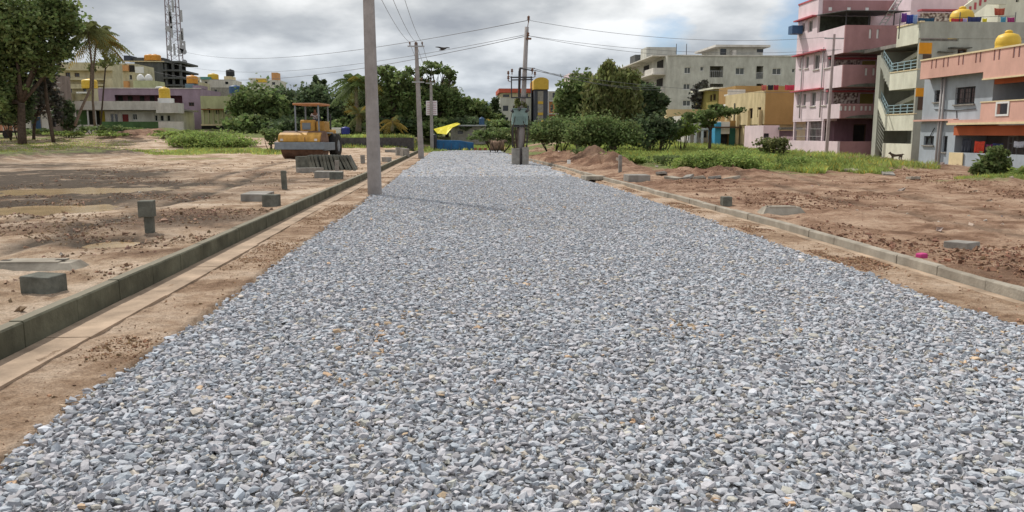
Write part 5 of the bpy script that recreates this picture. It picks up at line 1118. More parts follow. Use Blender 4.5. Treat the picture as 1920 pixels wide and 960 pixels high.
# lattice telecom mast
YL = 150.0
def mast():
    cx = PY(331, 150, YL)[0]; root = base('telecom_mast', (cx, YL, 1.5), 'tall red and white lattice telecom mast with round and panel antennas', 'mast')
    M_l = mat('mast_paint', (.24, .19, .21), .6, .2, .3); H_ = 36.0; w0 = 1.15; w1 = .75; mb = MB(); n = 26
    leg = lambda a, b_, t: (cx + a * (w0 + (w1 - w0) * t), YL + b_ * (w0 + (w1 - w0) * t), 1.5 + H_ * t)
    cs = [(-1, -1), (1, -1), (1, 1), (-1, 1)]
    for a, b_ in cs: mb.bar(leg(a, b_, 0), leg(a, b_, 1), .13)
    for i in range(n):
        t0, t1 = i / n, (i + 1) / n
        for k in range(4): p, q = cs[k], cs[(k + 1) % 4]; mb.bar(leg(*p, t0), leg(*q, t1), .045); mb.bar(leg(*p, t1), leg(*q, t1), .06)
    mb.build('lattice', M_l, root)
    for (px, py, k) in ((320, 33, 'p'), (321, 42, 'p'), (341, 70, 'p'), (342, 64, 'p'), (318, 90, 'd'), (342, 90, 'd'), (346, 88, 'p'), (315, 54, 'd'), (345, 97, 'd'), (338, 76, 'p'), (322, 60, 'p'), (346, 117, 'd'), (320, 86, 'p'), (327, 93, 'p'), (318, 20, 'p'), (340, 30, 'p'), (324, 12, 'p'), (338, 96, 'd')):
        c = P3(px, py, YL - 1.2)
        if k == 'p': m_ = MB(); m_.box(c.x - .16, c.x + .16, c.y - .1, c.y + .1, c.z - 1.0, c.z + 1.0); m_.bar((c.x, c.y + .1, c.z), (cx + (.8 if c.x > cx else -.8), YL - .9, c.z), .07); m_.build('panel_antenna', M_steel, root)
        else: m_ = MB(); m_.tube([(c.x, c.y - .05, c.z), (c.x, c.y + .3, c.z)], [.5, .35], 14); m_.bar((c.x, c.y + .3, c.z), (cx + (.8 if c.x > cx else -.8), YL - .9, c.z), .08); m_.build('dish_antenna', M_steel, root)
mast()

# ================================================================== TREES
random.seed(21)
tree('broadleaf_tree', 'huge dark broadleaf tree filling the upper left corner', 'tree', 40, 250, 74, [(15, 50, 75, 60), (85, 35, 55, 42), (60, 95, 60, 42), (5, 115, 45, 55), (110, 78, 30, 26), (30, 0, 90, 40), (118, 45, 30, 30), (-30, 60, 70, 90), (12, 195, 24, 30), (30, 160, 26, 30), (-20, 190, 40, 40)], 34000, .23, M_leaf, .38, fork=.45, shell=.25, clump=.15, clumps=420)
tree('bare_tree', 'greyish thin leaved tree in front of the grey brown house', 'tree', 62, 248, 82, [(60, 165, 30, 42), (85, 150, 26, 40), (42, 200, 22, 36), (100, 190, 18, 36)], 2600, .24, mat('grey_foliage', (.10, .10, .085), .8, .2, 1.5, attr='tint'), .16, fork=.5, twigs=14, shell=.2, clump=.2)
tree('slender_tree', 'slender leaning tree with dark trunk left of the palms', 'tree', 99, 246, 76, [(78, 118, 22, 20), (88, 95, 26, 20), (70, 135, 14, 12)], 1300, .28, M_leafd, .17, fork=.75, shell=.3)
palm('coconut_palm', 'coconut palm with leaning trunk and rounded crown', [(140, 236), (152, 205), (170, 165), (172, 120), (165, 58)], 80, .12, 2.6, 34, m=M_leafo, old=.15)
palm('coconut_palm', 'upright coconut palm with ragged crown beside the leaning one', [(178, 236), (174, 190), (175, 130), (182, 68)], 84, .11, 3.0, 38, m=M_leafo, old=.2)
tree('broadleaf_tree', 'loose light foliage hanging below the two palm crowns', 'tree', 186, 240, 90, [(196, 122, 22, 14), (214, 112, 20, 12), (190, 60, 20, 28)], 700, .26, M_leafo, .1, fork=.8, shell=.2)
shrub('shrub', 'dark shrub under the leaning palm beside the white house', 'bush', [(132, 226, 14, 16), (118, 215, 14, 20), (128, 200, 10, 14)], 86, 1000, .26, M_leafd)
shrub('shrub', 'low bright plants along the foot of the green wall', 'bush', [(205, 240, 22, 8), (240, 243, 22, 5), (170, 242, 25, 6), (65, 247, 30, 6)], 90, 900, .22, M_leaf)
shrub('shrub', 'dark undergrowth hanging below the huge tree at the left edge', 'bush', [(15, 205, 28, 30), (40, 185, 22, 34), (5, 170, 26, 30)], 79, 5200, .22, M_leafd)
# middle belt
T = lambda *a, **k: tree(*a, group='trees beyond the site', **k)
T('broadleaf_tree', 'dome shaped dark green tree right of the pale green house', 'tree', 490, 246, 95, [(482, 205, 40, 40), (515, 215, 30, 30), (460, 195, 24, 28), (500, 190, 28, 24)], 5200, .34, M_leaf, .3, shell=.4)
T('broadleaf_tree', 'spreading umbrella tree just right of the dome shaped one', 'tree', 570, 246, 100, [(560, 185, 50, 26), (600, 200, 32, 34), (530, 205, 30, 30), (570, 215, 45, 26)], 6000, .34, M_leafd, .35, shell=.4)
T('conifer_tree', 'narrow dark columnar tree, left of two together', 'tree', 591, 240, 125, [(592, 156, 7, 15), (591, 172, 9, 14)], 900, .36, M_leafd, .2, shell=.1)
T('conifer_tree', 'narrow dark columnar tree, right of two together', 'tree', 607, 240, 125, [(606, 158, 6.5, 15), (608, 175, 9, 14)], 900, .36, M_leafd, .2, shell=.1)
palm('coconut_palm', 'feathery palm left of the near concrete pole', [(672, 246), (671, 215), (668, 185), (668, 158)], 92, .26, 3.3, 46, m=M_leaf, old=.1)
palm('coconut_palm', 'short yellowing palm with pale trunk behind the near pole', [(672, 247), (673, 228), (674, 213)], 86, .30, 2.3, 26, m=M_leafo, old=.3)
T('broadleaf_tree', 'dark bushy tree left of the near concrete pole', 'tree', 645, 246, 98, [(640, 205, 26, 34), (665, 215, 34, 30), (620, 225, 18, 18), (688, 190, 20, 34)], 4200, .34, M_leafd, .28, shell=.35)
T('broadleaf_tree', 'tall mixed green tree right of the near concrete pole', 'tree', 735, 248, 92, [(722, 140, 20, 18), (748, 160, 28, 28), (728, 190, 32, 30), (760, 205, 28, 30), (700, 215, 18, 28), (770, 175, 18, 24)], 6000, .32, M_leaf, .4, shell=.3, twigs=5)
T('raintree', 'open umbrella topped tree with sky showing behind the middle pole', 'tree', 800, 250, 96, [(780, 133, 18, 11), (808, 127, 22, 10), (835, 138, 18, 14), (846, 152, 9, 9), (795, 165, 24, 14), (820, 185, 30, 28), (850, 205, 26, 34), (785, 210, 26, 32)], 9000, .24, M_leaf, .4, shell=.35, twigs=6, fork=.4)
T('broadleaf_tree', 'grey green leafy tree behind the sign board', 'tree', 838, 250, 98, [(840, 185, 26, 26), (858, 210, 26, 26), (820, 215, 24, 28)], 3800, .32, M_leafo, .25, shell=.3)
T('broadleaf_tree', 'small round tree nearest the grey shed', 'tree', 885, 246, 96, [(881, 196, 14, 14), (895, 205, 22, 18), (915, 215, 18, 14), (870, 220, 25, 22)], 3000, .32, M_leaf, .22, shell=.3)
T('broadleaf_tree', 'dark tree left of the red topped house', 'tree', 925, 246, 108, [(926, 200, 11, 17), (930, 216, 15, 16), (905, 222, 16, 14)], 1800, .32, M_leafd, .2, shell=.3)
T('broadleaf_tree', 'pale distant tree filling the gap behind the umbrella tree', 'tree', 620, 246, 118, [(560, 205, 60, 30), (630, 210, 50, 30), (520, 215, 50, 24)], 5200, .42, M_leafo, .25, shell=.2)
T('broadleaf_tree', 'pale distant tree behind the near concrete pole', 'tree', 720, 246, 118, [(700, 195, 50, 34), (760, 200, 50, 38), (800, 215, 40, 26)], 5600, .42, M_leafo, .25, shell=.2)
T('broadleaf_tree', 'pale distant tree left of the red topped house', 'tree', 900, 246, 122, [(870, 215, 45, 24), (915, 222, 34, 16)], 3200, .40, M_leafo, .22, shell=.2)
for i, (a, b_, w, h_) in enumerate(((470, 232, 40, 14), (560, 235, 45, 12), (640, 238, 35, 12), (740, 236, 40, 14), (810, 238, 35, 14), (880, 236, 35, 12), (940, 236, 30, 10), (990, 238, 40, 10))):
    shrub('shrub', 'dense undergrowth below the trees, ' + ('by the pale green house', 'behind the road roller', 'behind the dark wall left part', 'right of the near pole', 'behind the sign board', 'behind the grey shed', 'left of the transformer', 'behind the transformer')[i], 'bush', [(a, b_, w, h_)], 92, 1700, .32, M_leafd if i % 2 else M_leaf, group='undergrowth beyond the site')
palm('banana_plant', 'yellowing banana plant below the tree right of the near pole', [(735, 246), (736, 228)], 84, .16, 1.7, 16, m=M_leafo, old=.8)
# right belt
T('broadleaf_tree', 'round dark tree between tan house and feathery tree', 'tree', 1088, 250, 64, [(1082, 180, 32, 36), (1105, 165, 24, 28), (1065, 205, 24, 28), (1095, 215, 34, 30)], 6500, .24, M_leaf, .3, shell=.35)
T('weeping_tree', 'feathery drooping tree tallest in the right belt', 'tree', 1150, 255, 60, [(1148, 165, 40, 32), (1175, 190, 26, 34), (1130, 200, 30, 36), (1160, 215, 36, 30), (1142, 130, 15, 16), (1178, 148, 22, 16)], 19000, .15, M_willow, .3, shell=.3, droop=.5, elong=2.6)
T('broadleaf_tree', 'dark blue green tree in front of the apartment block corner', 'tree', 1215, 255, 66, [(1215, 175, 22, 26), (1228, 200, 22, 28), (1205, 215, 26, 30), (1240, 190, 12, 14)], 5000, .24, M_leafd, .28, shell=.3)
T('flat_topped_tree', 'small flat topped tree in front of the low white houses', 'tree', 1330, 268, 58, [(1335, 213, 32, 10), (1365, 207, 24, 8), (1305, 222, 24, 10), (1345, 200, 14, 7), (1322, 232, 18, 7)], 3400, .17, M_leaf, .13, shell=.2, fork=.6, depth=.9)
T('sparse_tree', 'thin grey leaved tree in front of the apartment block', 'tree', 1312, 250, 90, [(1310, 175, 16, 22), (1325, 160, 20, 12), (1308, 200, 12, 18)], 700, .26, mat('grey_foliage', (.10, .10, .085)), .12, shell=.2, twigs=14)
shrub('shrub', 'wide green bush right of the transformer pole', 'bush', [(1040, 245, 42, 22), (1010, 252, 24, 16), (1075, 240, 30, 18)], 56, 9500, .13, M_leaf, group='bushes right of the road')
shrub('shrub', 'tall mixed bush below the feathery tree', 'bush', [(1120, 245, 45, 26), (1160, 252, 40, 20), (1090, 255, 26, 16)], 52, 12000, .12, M_leaf, group='bushes right of the road')
shrub('shrub', 'dark bush below the blue green tree', 'bush', [(1205, 250, 30, 26), (1235, 245, 24, 22), (1260, 240, 20, 16)], 56, 4200, .17, M_leafd, group='bushes right of the road')
shrub('shrub', 'pale green bush left of the flat topped tree', 'bush', [(1285, 238, 24, 16), (1268, 250, 18, 12)], 60, 1800, .17, M_leafl, group='bushes right of the road')
shrub('shrub', 'thin pale bush before the lilac annex', 'bush', [(1445, 275, 28, 16), (1465, 268, 16, 12)], 42, 1500, .10, M_leafo, group='bushes right of the road')
shrub('shrub', 'small bushes left of the transformer by the pipe', 'bush', [(930, 250, 24, 12), (905, 255, 24, 8), (960, 255, 14, 12)], 72, 1800, .18, M_leaf, group='bushes right of the road')
shrub('shrub', 'dark leafy bush in front of the blue grey house', 'bush', [(1862, 305, 26, 26), (1842, 318, 20, 18), (1880, 320, 20, 20), (1872, 285, 16, 10)], 29.3, 3800, .11, M_leaf)
shrub('shrub', 'low bright bush at the right picture edge', 'bush', [(1912, 328, 24, 12), (1938, 325, 24, 14)], 28.0, 1300, .10, M_leafl)
shrub('shrub', 'bright leafy weeds heaped left of the roller', 'bush', [(395, 262, 62, 14), (442, 267, 34, 8), (345, 266, 30, 8), (370, 260, 34, 10)], 70, 11000, .12, M_leafl)
shrub('shrub', 'small green bush just left of the roller', 'bush', [(515, 255, 14, 13), (500, 248, 16, 8)], 62, 1300, .15, M_leaf)
# grass
grass('tall_grass', 'long bright weeds on the cleared ground before the houses', [(1190, 298, 130, 21, None, .26, .8), (1320, 300, 130, 24, None, .26, .9), (1250, 288, 200, 12, None, .2, .9), (1385, 312, 60, 14, None, .12, 1.0), (1490, 314, 50, 14, None, .11, .85), (1100, 292, 50, 8, None, .06, .7)], 320000, .42, M_blade, w=.008)
shrub('shrub', 'low dark weeds at the edge of the grass, left clump', 'bush', [(1330, 306, 42, 17), (1385, 308, 40, 20), (1290, 306, 34, 13)], 33, 11000, .07, M_leafl)
shrub('shrub', 'low weeds right clump near the thin post', 'bush', [(1495, 311, 38, 15), (1465, 315, 26, 12)], 33, 6500, .07, M_leafl)
for px_, py_, rx_, ry_, Y_, m_, lab_ in ((1170, 298, 34, 7, 38, M_leafl, 'by the grey post'), (1265, 300, 40, 7, 38, M_leaf, 'in the middle of the grass'), (1330, 306, 40, 8, 34, M_leafl, 'before the flat topped tree'), (1100, 285, 30, 6, 44, M_leaf, 'behind the dirt heap'), (1420, 290, 50, 8, 42, M_leafl, 'before the ochre house')):
    shrub('weeds', 'low broadleaf weeds ' + lab_ + ' on the right', 'weeds', [(px_, py_, rx_, ry_), (px_ + rx_ * .7, py_ + 3, rx_ * .5, ry_ * .8)], Y_, 1900, .085, m_)
for px_, Y_, lab_ in ((205, 84, 'left of the red dirt pile'), (300, 82, 'right of the red dirt pile'), (345, 86, 'before the mauve house'), (120, 84, 'under the slender tree')):
    shrub('weeds', 'patch of low green weeds ' + lab_, 'weeds', [(px_, 250, 26, 4), (px_ + 20, 251, 18, 3)], Y_, 700, .16, M_leafl)
grass('grass', 'grass growing along the top of the dark retaining wall', [(700, 255, 90, 3.0, 71, .5, 1.0), (620, 255, 40, 3, 71, .2, 1.0), (800, 258, 40, 3, 78, .1, 1), (870, 265, 70, 4, 84, .3, 1.4), (930, 268, 60, 4, 86, .15, 1)], 12000, .35, M_blade, w=.015)
grass('grass', 'thin muddy grass on the low ridge at the far left', [(60, 288, 150, 7, None, .5, .8), (190, 290, 50, 4, None, .12, .5), (0, 284, 120, 6, None, .3, .8)], 30000, .14, M_blade, w=.008)
grass('grass', 'weeds along the far ground left of the roller', [(420, 262, 90, 4, 64, .4, .9), (290, 268, 50, 3, 62, .2, .6), (520, 262, 40, 4, 62, .2, 1), (340, 268, 60, 3, 60, .2, .6)], 14000, .28, M_blade, w=.012)
grass('grass', 'sparse weeds on the right near the dark bush', [(1870, 338, 60, 6, None, .4, .8), (1560, 300, 50, 4, None, .2, .6), (1920, 340, 50, 8, None, .4, .8)], 7000, .2, M_blade, w=.008)

# ================================================================== POLES, WIRES
def pole(px, py, py_top, w0, w1, label, group='concrete poles left of the road', lean_px=0, d=.62):
    x, y = G(px, py, 0); z1 = P3(px, py_top, y).z; dx = lean_px / FPX * y
    root = base('utility_pole', (x, y, -.3), label, 'pole', group); mb = MB(); vs = []
    for (z, w, o_) in ((-.3, w0, 0), (z1, w1, dx)):
        h, k = w / 2, w * d / 2; c = w * .12
        vs += [(x + o_ + a, y + b_, z) for a, b_ in ((-h + c, -k), (h - c, -k), (h, -k + c), (h, k - c), (h - c, k), (-h + c, k), (-h, k - c), (-h, -k + c))]
    mb.add(vs, [tuple(range(8))[::-1], tuple(range(8, 16))] + [(i, (i + 1) % 8, 8 + (i + 1) % 8, 8 + i) for i in range(8)])
    mb.build('shaft', M_pole, root); return root, Vector((x + dx, y, z1))
def insulator(mb, p, s=1.0): mb.lathe(p.x, p.y, p.z, [(.02 * s, 0), (.02 * s, .08 * s), (.06 * s, .1 * s), (.03 * s, .14 * s), (.055 * s, .17 * s), (.02 * s, .22 * s)], 8)
M_por = mat('porcelain', (.16, .08, .05), .35)
def arm(root, c, L_, dz, n=3, d=(1, 0, 0)):
    c = Vector(c) + Vector((0, 0, dz)); d = Vector(d); MB().bar(c - d * L_ / 2, c + d * L_ / 2, .08).build('cross_arm', M_steel, root); out = []
    for i in range(n): p = c + d * L_ * ((i + .5) / n - .5) * 1.1 + Vector((0, 0, .04)); m_ = MB(); insulator(m_, p, 1.2); m_.build('insulator', M_por, root); out.append(p + Vector((0, 0, .2)))
    return out
r1, t1 = pole(703, 365, -140, .385, .265, 'near grey concrete pole standing at the left gravel edge', lean_px=-3)
a1 = arm(r1, (t1.x, t1.y - .15, t1.z), 1.3, -.3)
r2, t2 = pole(790, 298, 80, .40, .22, 'middle concrete pole farther along the left road edge', lean_px=-6)
a2 = arm(r2, (t2.x, t2.y - .15, t2.z), 1.1, -.25)
a2b = arm(r2, (t2.x + .1, t2.y - .17, t2.z), .8, -2.55, 2)
r3, t3 = pole(810, 283.5, 152, .34, .24, 'far concrete pole carrying the white sign board')
a3 = arm(r3, (t3.x, t3.y - .15, t3.z), 1.0, -.2)
# pole is in front of the board: board hangs on its far side
sb = base('sign_board', (t3.x - .05, t3.y + .3, 0), 'white board with faded pinkish lines behind the far pole', 'sign')
c0 = P3(799, 216, t3.y + .2); c1 = P3(819.5, 189, t3.y + .2)
MB().box(c0.x, c1.x, t3.y + .2, t3.y + .24, c0.z, c1.z).build('panel', mat('white_board', (.72, .68, .70), .5, .05, 3), sb)
mb = MB()
for k, fz in enumerate((.88, .70, .55, .40, .25, .12)):
    for (a, b_) in ((.08, .42), (.6, .92)): mb.box(c0.x + (c1.x - c0.x) * a, c0.x + (c1.x - c0.x) * b_, t3.y + .192, t3.y + .1995, c0.z + (c1.z - c0.z) * (fz - .025), c0.z + (c1.z - c0.z) * (fz + .025))
mb.build('faded_text_lines', mat('faded_pink', (.55, .38, .42), .6), sb)
M_wire = mat('wire', (.16, .16, .17), .6)
def wire(p, q, sag, label, group, r=.012):
    p = Vector(p); q = Vector(q); n = 22; pts = []
    for i in range(n + 1): t = i / n; v = p.lerp(q, t); v.z -= 4 * sag * t * (1 - t); pts.append(v)
    o = MB().tube(pts, r, 5).thing('overhead_wire', M_wire, label, 'wire', group); return o
for i in range(3):
    wire(a1[i], a2[i], .45, 'overhead wire from the near to the middle pole, %s strand' % ('left', 'centre', 'right')[i], 'wires along the road', .010)
    wire(a2[i], a3[i], .25, 'overhead wire from the middle to the far pole, %s strand' % ('left', 'centre', 'right')[i], 'wires along the road', .012)
# pole by the pink house
xq = XA - 1.0; yq = PX(1549, 290, xq)[0]
rp = base('utility_pole', (xq, yq, -.2), 'slim grey concrete pole in front of the pink house', 'pole'); tp = P3(1564.5, 64, yq)
mb = MB(); vs = []
for (z, w, ox) in ((-.2, .19, xq), (tp.z, .12, tp.x)): vs += [(ox - w / 2, yq - w / 3, z), (ox + w / 2, yq - w / 3, z), (ox + w / 2, yq + w / 3, z), (ox - w / 2, yq + w / 3, z)]
mb.add(vs, [(0, 3, 2, 1), (4, 5, 6, 7), (0, 1, 5, 4), (1, 2, 6, 5), (2, 3, 7, 6), (3, 0, 4, 7)]).build('shaft', mat('pink_grey_pole', (.42, .34, .34), .9, .15, 3), rp)
MB().bar((tp.x - .6, yq, tp.z - .25), (tp.x + .6, yq, tp.z - .25), .07).build('cross_arm', M_steel, rp)
# transformer
xt, yt = G(975, 309, 0)
tr = base('transformer_pole', (xt, yt, -.2), 'tall transformer pole with pale green tank and steel frames on the road', 'transformer')
top = P3(988, 50, yt)
mb = MB(); mb.tube([(xt + .02, yt + .1, -.2), (top.x, yt + .1, top.z)], [.17, .11], 10); mb.build('shaft', M_pole, tr)
# second shaft standing close behind, bases of concrete
p = P3(972, 309, yt); q_ = P3(975, 128, yt + .5); MB().tube([(p.x - .05, yt + .55, -.2), (q_.x, yt + .55, q_.z)], [.09, .07], 8).build('shaft', mat('rusty_steel', (.09, .06, .05), .8, .3, 5), tr)
for (a, b_, yy_, zt__) in ((960, 974, 311, 278), (979, 991, 309, 276)):
    c = P3(a, yy_, yt - .15); e = P3(b_, zt__, yt - .15); MB().box(c.x, e.x, yt - .32, yt + .28, -.2, e.z).build('base_block', M_conc, tr, .02)
def pbar(mb, a, b_, w=.06, dy=-.1): mb.bar(P3(*a, yt + dy), P3(*b_, yt + dy), w)
mb = MB()
for dy in (-.1, .5):
    pbar(mb, (961, 236), (961, 276), .06, dy); pbar(mb, (988, 236), (988, 276), .06, dy)
mb.bar(P3(961, 236, yt - .1), P3(961, 236, yt + .5), .06); mb.bar(P3(988, 236, yt - .1), P3(988, 236, yt + .5), .06); pbar(mb, (961, 237), (988, 237), .08); pbar(mb, (961, 236), (988, 236), .08, .5)
mb.build('lower_frame', M_iron, tr)
mb = MB(); pbar(mb, (957, 145), (998, 145), .07); pbar(mb, (959, 150), (999, 149), .06, -.2); pbar(mb, (959, 183), (996, 183), .07); pbar(mb, (959, 143), (959, 184), .06); pbar(mb, (996, 143), (996, 184), .06); pbar(mb, (973, 133), (972, 200), .06, .4); mb.build('upper_frame', M_iron, tr)
mb = MB(); pbar(mb, (974, 128), (997, 132), .06); pbar(mb, (974, 127), (1003, 128), .04, .3); pbar(mb, (975, 128), (973, 150), .07, .3); mb.build('cross_arm', M_iron, tr)
for (a, b_) in ((953, 143), (953, 152), (1003, 144), (998, 138), (960, 139)):
    m_ = MB(); c = P3(a, b_, yt - .1); insulator(m_, c, 1.3); m_.bar(c, P3(960 if a < 975 else 997, b_ + 2, yt - .1), .03); m_.build('insulator', M_por, tr)
m_ = MB(); m_.bar(top + Vector((0, .1, -.3)), P3(991, 40, yt + .1), .04); insulator(m_, P3(991, 42, yt + .1), 1.6); m_.build('insulator', M_por, tr)
m_ = MB(); c = P3(990, 72, yt); insulator(m_, c, 1.5); m_.box(c.x - .12, c.x + .18, yt - .05, yt + .2, c.z - .05, c.z + .03); m_.build('insulator', M_por, tr)
M_tg = mat('pale_green_paint', (.26, .37, .35), .55, .12, 4, stain=.2)
c0 = P3(960.5, 234, yt - .2); c1 = P3(990, 205, yt - .2); tk = MB().box(c0.x, c1.x, yt - .2, yt + .38, c0.z, c1.z).build('tank', M_tg, tr, .03)
m_ = MB(); m_.box(c0.x - .03, c1.x + .03, yt - .23, yt + .41, c1.z + .001, c1.z + .05); m_.build('tank_lid', M_tg, tr)
for (a, b_) in ((962, 210), (974, 207), (986, 210)):
    m_ = MB(); c = P3(a, b_, yt - .28); m_.tube([c, c + Vector((-.12 if a < 970 else .12 if a > 980 else 0, -.12, .12))], [.06, .09], 8); m_.build('bushing', M_iron, tr)
for i in range(7):
    a = c0.x + .08 + (c1.x - c0.x - .16) * i / 6; MB().box(a - .015, a + .015, yt - .27, yt - .201, c0.z + .05, c0.z + .45).build('cooling_fin', M_tg, tr)
mb = MB(); c = P3(976, 274, yt)
mb.box(c.x - .12, c.x + .22, yt + .18, yt + .42, .35, P3(976, 240, yt).z); mb.build('switch_panel', mat('brown_grey_panel', (.17, .145, .12), .8, .3, 4), tr)
sv = shrub('climbing_plant', 'creeper growing on the transformer above the tank', 'plant', [(972, 193, 9, 11), (982, 198, 8, 8), (968, 202, 6, 6)], yt + .15, 500, .09, M_leafo)
# wires to the right and left of the transformer pole
tt1 = P3(991, 38, yt + .1); tt2 = P3(990, 67, yt); far_l = P3(341, 96, 149.0); far_l2 = P3(236, 117, 141.0)
wire(tt1, (tp.x - .5, yq, tp.z - .18), .55, 'top wire from the transformer pole to the slim pole on the right', 'high wires', .011)
wire(tt2, (tp.x + .3, yq, tp.z - .9), .5, 'lower wire from the transformer pole to the slim right pole', 'high wires', .010)
wire(tt2 + Vector((0, .2, .03)), (tp.x + .5, yq, tp.z - .9), .75, 'lowest slack wire from the transformer pole to the right', 'high wires', .010)
wire(tt1, far_l, 1.6, 'top wire running left from the transformer to the lattice mast', 'high wires', .017)
wire(tt2, far_l2, 2.6, 'second wire running left to the unfinished building', 'high wires', .017)
wire(tt2 + Vector((0, .2, .1)), P3(300, 112, 141), 2.0, 'third wire running left behind the near pole', 'high wires', .013)
for k, (b_, e) in enumerate(((128, (1245, 168, 64)), (131, (1250, 163, 64)))):
    wire(P3(1000, b_, yt - .1), P3(*e), .35, 'service wire from the transformer to the dark tree, %s one' % ('lower', 'upper')[k], 'service wires', .014)
wire(P3(998, 132, yt - .1), (tp.x, yq, 4.2), .4, 'service wire from the transformer frame to the slim right pole', 'service wires', .010)

# ================================================================== MARKER STONES, SLABS
def pxb(name, m, px0, px1, py0, py1, zg, depth, label, cat, group=None, rz=0, bevel=.012, parts=None):
    x, y = G((px0 + px1) / 2, py1, zg); w = (px1 - px0) / FPX * y; h = (py1 - py0) / FPX * y
    mb = MB(); mb.obox((x, y + depth / 2, zg + h / 2 - .04), (w, depth, h + .08), rz, random.uniform(-.03, .03), random.uniform(-.03, .03)); return mb.thing(name, m, label, cat, group, bevel)
# headed post
x, y = G(278, 440, .17); s_ = y / FPX
ps = base('marker_post', (x, y, .1), 'tall grey marker post with wider block head beside the left kerb', 'marker post')
MB().obox((x, y + .08, .17 + 15 * s_), (15 * s_, .13, 36 * s_), .1).build('stem', M_conc_d, ps, .01)
MB().obox((x - 3 * s_, y + .08, .17 + 47 * s_), (26 * s_, .2, 30 * s_), .1).build('head', M_conc_d, ps, .012)
pxb('marker_post', M_conc_d, 527.5, 537, 321, 355, .2, .14, 'single upright grey post midway along the left mud', 'marker post', rz=.1)
pxb('marker_post', M_conc, 676, 684, 291, 306, .2, .15, 'small upright post behind the leaning slabs', 'marker post')
pxb('marker_post', M_conc, 628, 635, 301, 320, .2, .12, 'pale upright post just in front of the leaning slabs', 'marker post')
pxb('concrete_block', M_conc_d, 41, 103, 519, 559, .17, .24, 'square grey concrete block at the far left beside the kerb', 'block', rz=-.25)
pxb('concrete_block', M_conc_d, 493, 520, 366, 388, .17, .28, 'grey concrete block at the end of the thin slab', 'block', rz=-.15)
pxb('loose_kerbstone', M_conc, 452, 497, 364, 375, .2, .9, 'thin pale slab lying left of the grey block', 'slab', bevel=.01)
pxb('loose_kerbstone', M_conc, 590, 640, 322, 334, .19, .5, 'flat kerb slab lying before the leaning row', 'slab')
pxb('concrete_block', M_conc_d, 618, 641, 323, 337, .19, .3, 'square block under the right end of the flat slab', 'block')
pxb('loose_kerbstone', M_conc, 556, 604, 315, 323, .2, .3, 'narrow slab leaning at the foot of the leaning row', 'slab', rz=.5)
pxb('concrete_block', M_conc_d, 555, 578, 294, 316, .2, .7, 'dark kerb block lying at the left end of the leaning row', 'block')
for i, (a, b_, c, d, l_) in enumerate(((722, 747, 281, 287, 'flat slab in the small heap behind the near pole'), (742, 757, 277, 291, 'grey upright ring segment in the heap behind the near pole'), (752, 765, 279, 292, 'right hand block of the heap behind the near pole'), (719, 729, 295, 303, 'lone small block between heap and near pole'))):
    pxb('concrete_block', M_conc, a, b_, c, d, .2, .6, l_, 'block', rz=.2 * i)
def manhole(px0, px1, py0, py1, zg, label, hole=True, hgt=.09):
    xm = (px0 + px1) / 2; x, y0 = G(xm, py1, zg); _, y1 = G(xm, py0, zg + hgt); w = (px1 - px0) / FPX * (y0 + y1) / 2
    r = base('manhole_cover', (x, (y0 + y1) / 2, zg), label, 'manhole cover'); pts = []
    xm = G((px0 + px1) / 2, (py0 + py1) / 2, zg)[0]
    mb = MB(); b = w / 2; i_ = .12; vs = [(xm - b, y0, zg - .05), (xm + b, y0, zg - .05), (xm + b, y1, zg - .05), (xm - b, y1, zg - .05), (xm - b + i_, y0 + i_, zg + hgt), (xm + b - i_, y0 + i_, zg + hgt), (xm + b - i_, y1 - i_, zg + hgt), (xm - b + i_, y1 - i_, zg + hgt)]
    mb.add(vs, [(4, 5, 6, 7), (0, 1, 5, 4), (1, 2, 6, 5), (2, 3, 7, 6), (3, 0, 4, 7)]); mb.build('collar', M_kr, r)
    if hole:
        mb = MB(); mb.box(xm - b * .62, xm + b * .55, y0 + (y1 - y0) * .25, y1 - (y1 - y0) * .2, zg + hgt - .02, zg + hgt + .018); mb.build('lid', M_kr, r, .006)
        for k in (-.28, .25): mb = MB(); mb.box(xm + k * w - .05, xm + k * w + .05, (y0 + y1) / 2 - .03, (y0 + y1) / 2 + .03, zg + hgt + .0185, zg + hgt + .022); mb.build('lifting_hole', M_dark, r)
manhole(0, 180, 484, 512, .18, 'broad pale concrete manhole cover near the left picture edge')
manhole(1398, 1488, 386, 401, .12, 'low grey concrete cover lying right of the pale kerb', True, .12)
pxb('concrete_block', M_conc_d, 1355.5, 1373.5, 369, 383, .13, .22, 'small dark square block beside the right kerb', 'block')
pxb('loose_kerbstone', M_conc, 1176, 1219, 328, 339, .13, .6, 'raised grey slab at the kerb beside the long grass', 'slab', rz=.08)
pxb('loose_kerbstone', M_kr, 1099, 1135, 331, 334, .10, 1.3, 'pale flat slab over the drain near the dirt heap', 'slab')
pxb('marker_post', M_conc, 1160, 1166, 291, 326, .12, .12, 'grey post leaning slightly at the left end of the grass', 'marker post', rz=.1)
pxb('marker_post', M_bark, 1519, 1522, 292, 318, .12, .06, 'thin brown stake at the right end of the grass', 'marker post')
xs0, ysl = G(585, 318, .2); s_ = ysl / FPX
for i in range(12):
    x = G(582 + i * 6.9, 318, .2)[0]; t = random.uniform(-.05, .05) + (.42 if i > 7 else .22)
    mb = MB(); mb.obox((x + .0, ysl + .45 + random.uniform(-.06, .06), .2 + 12 * s_), (.11, .9, 29 * s_), random.uniform(-.06, .06), 0, -t)
    mb.thing('precast_panel', M_conc_d, 'dark precast kerb slab leaning in the row before the roller', 'slab', 'leaning precast slabs', .008)
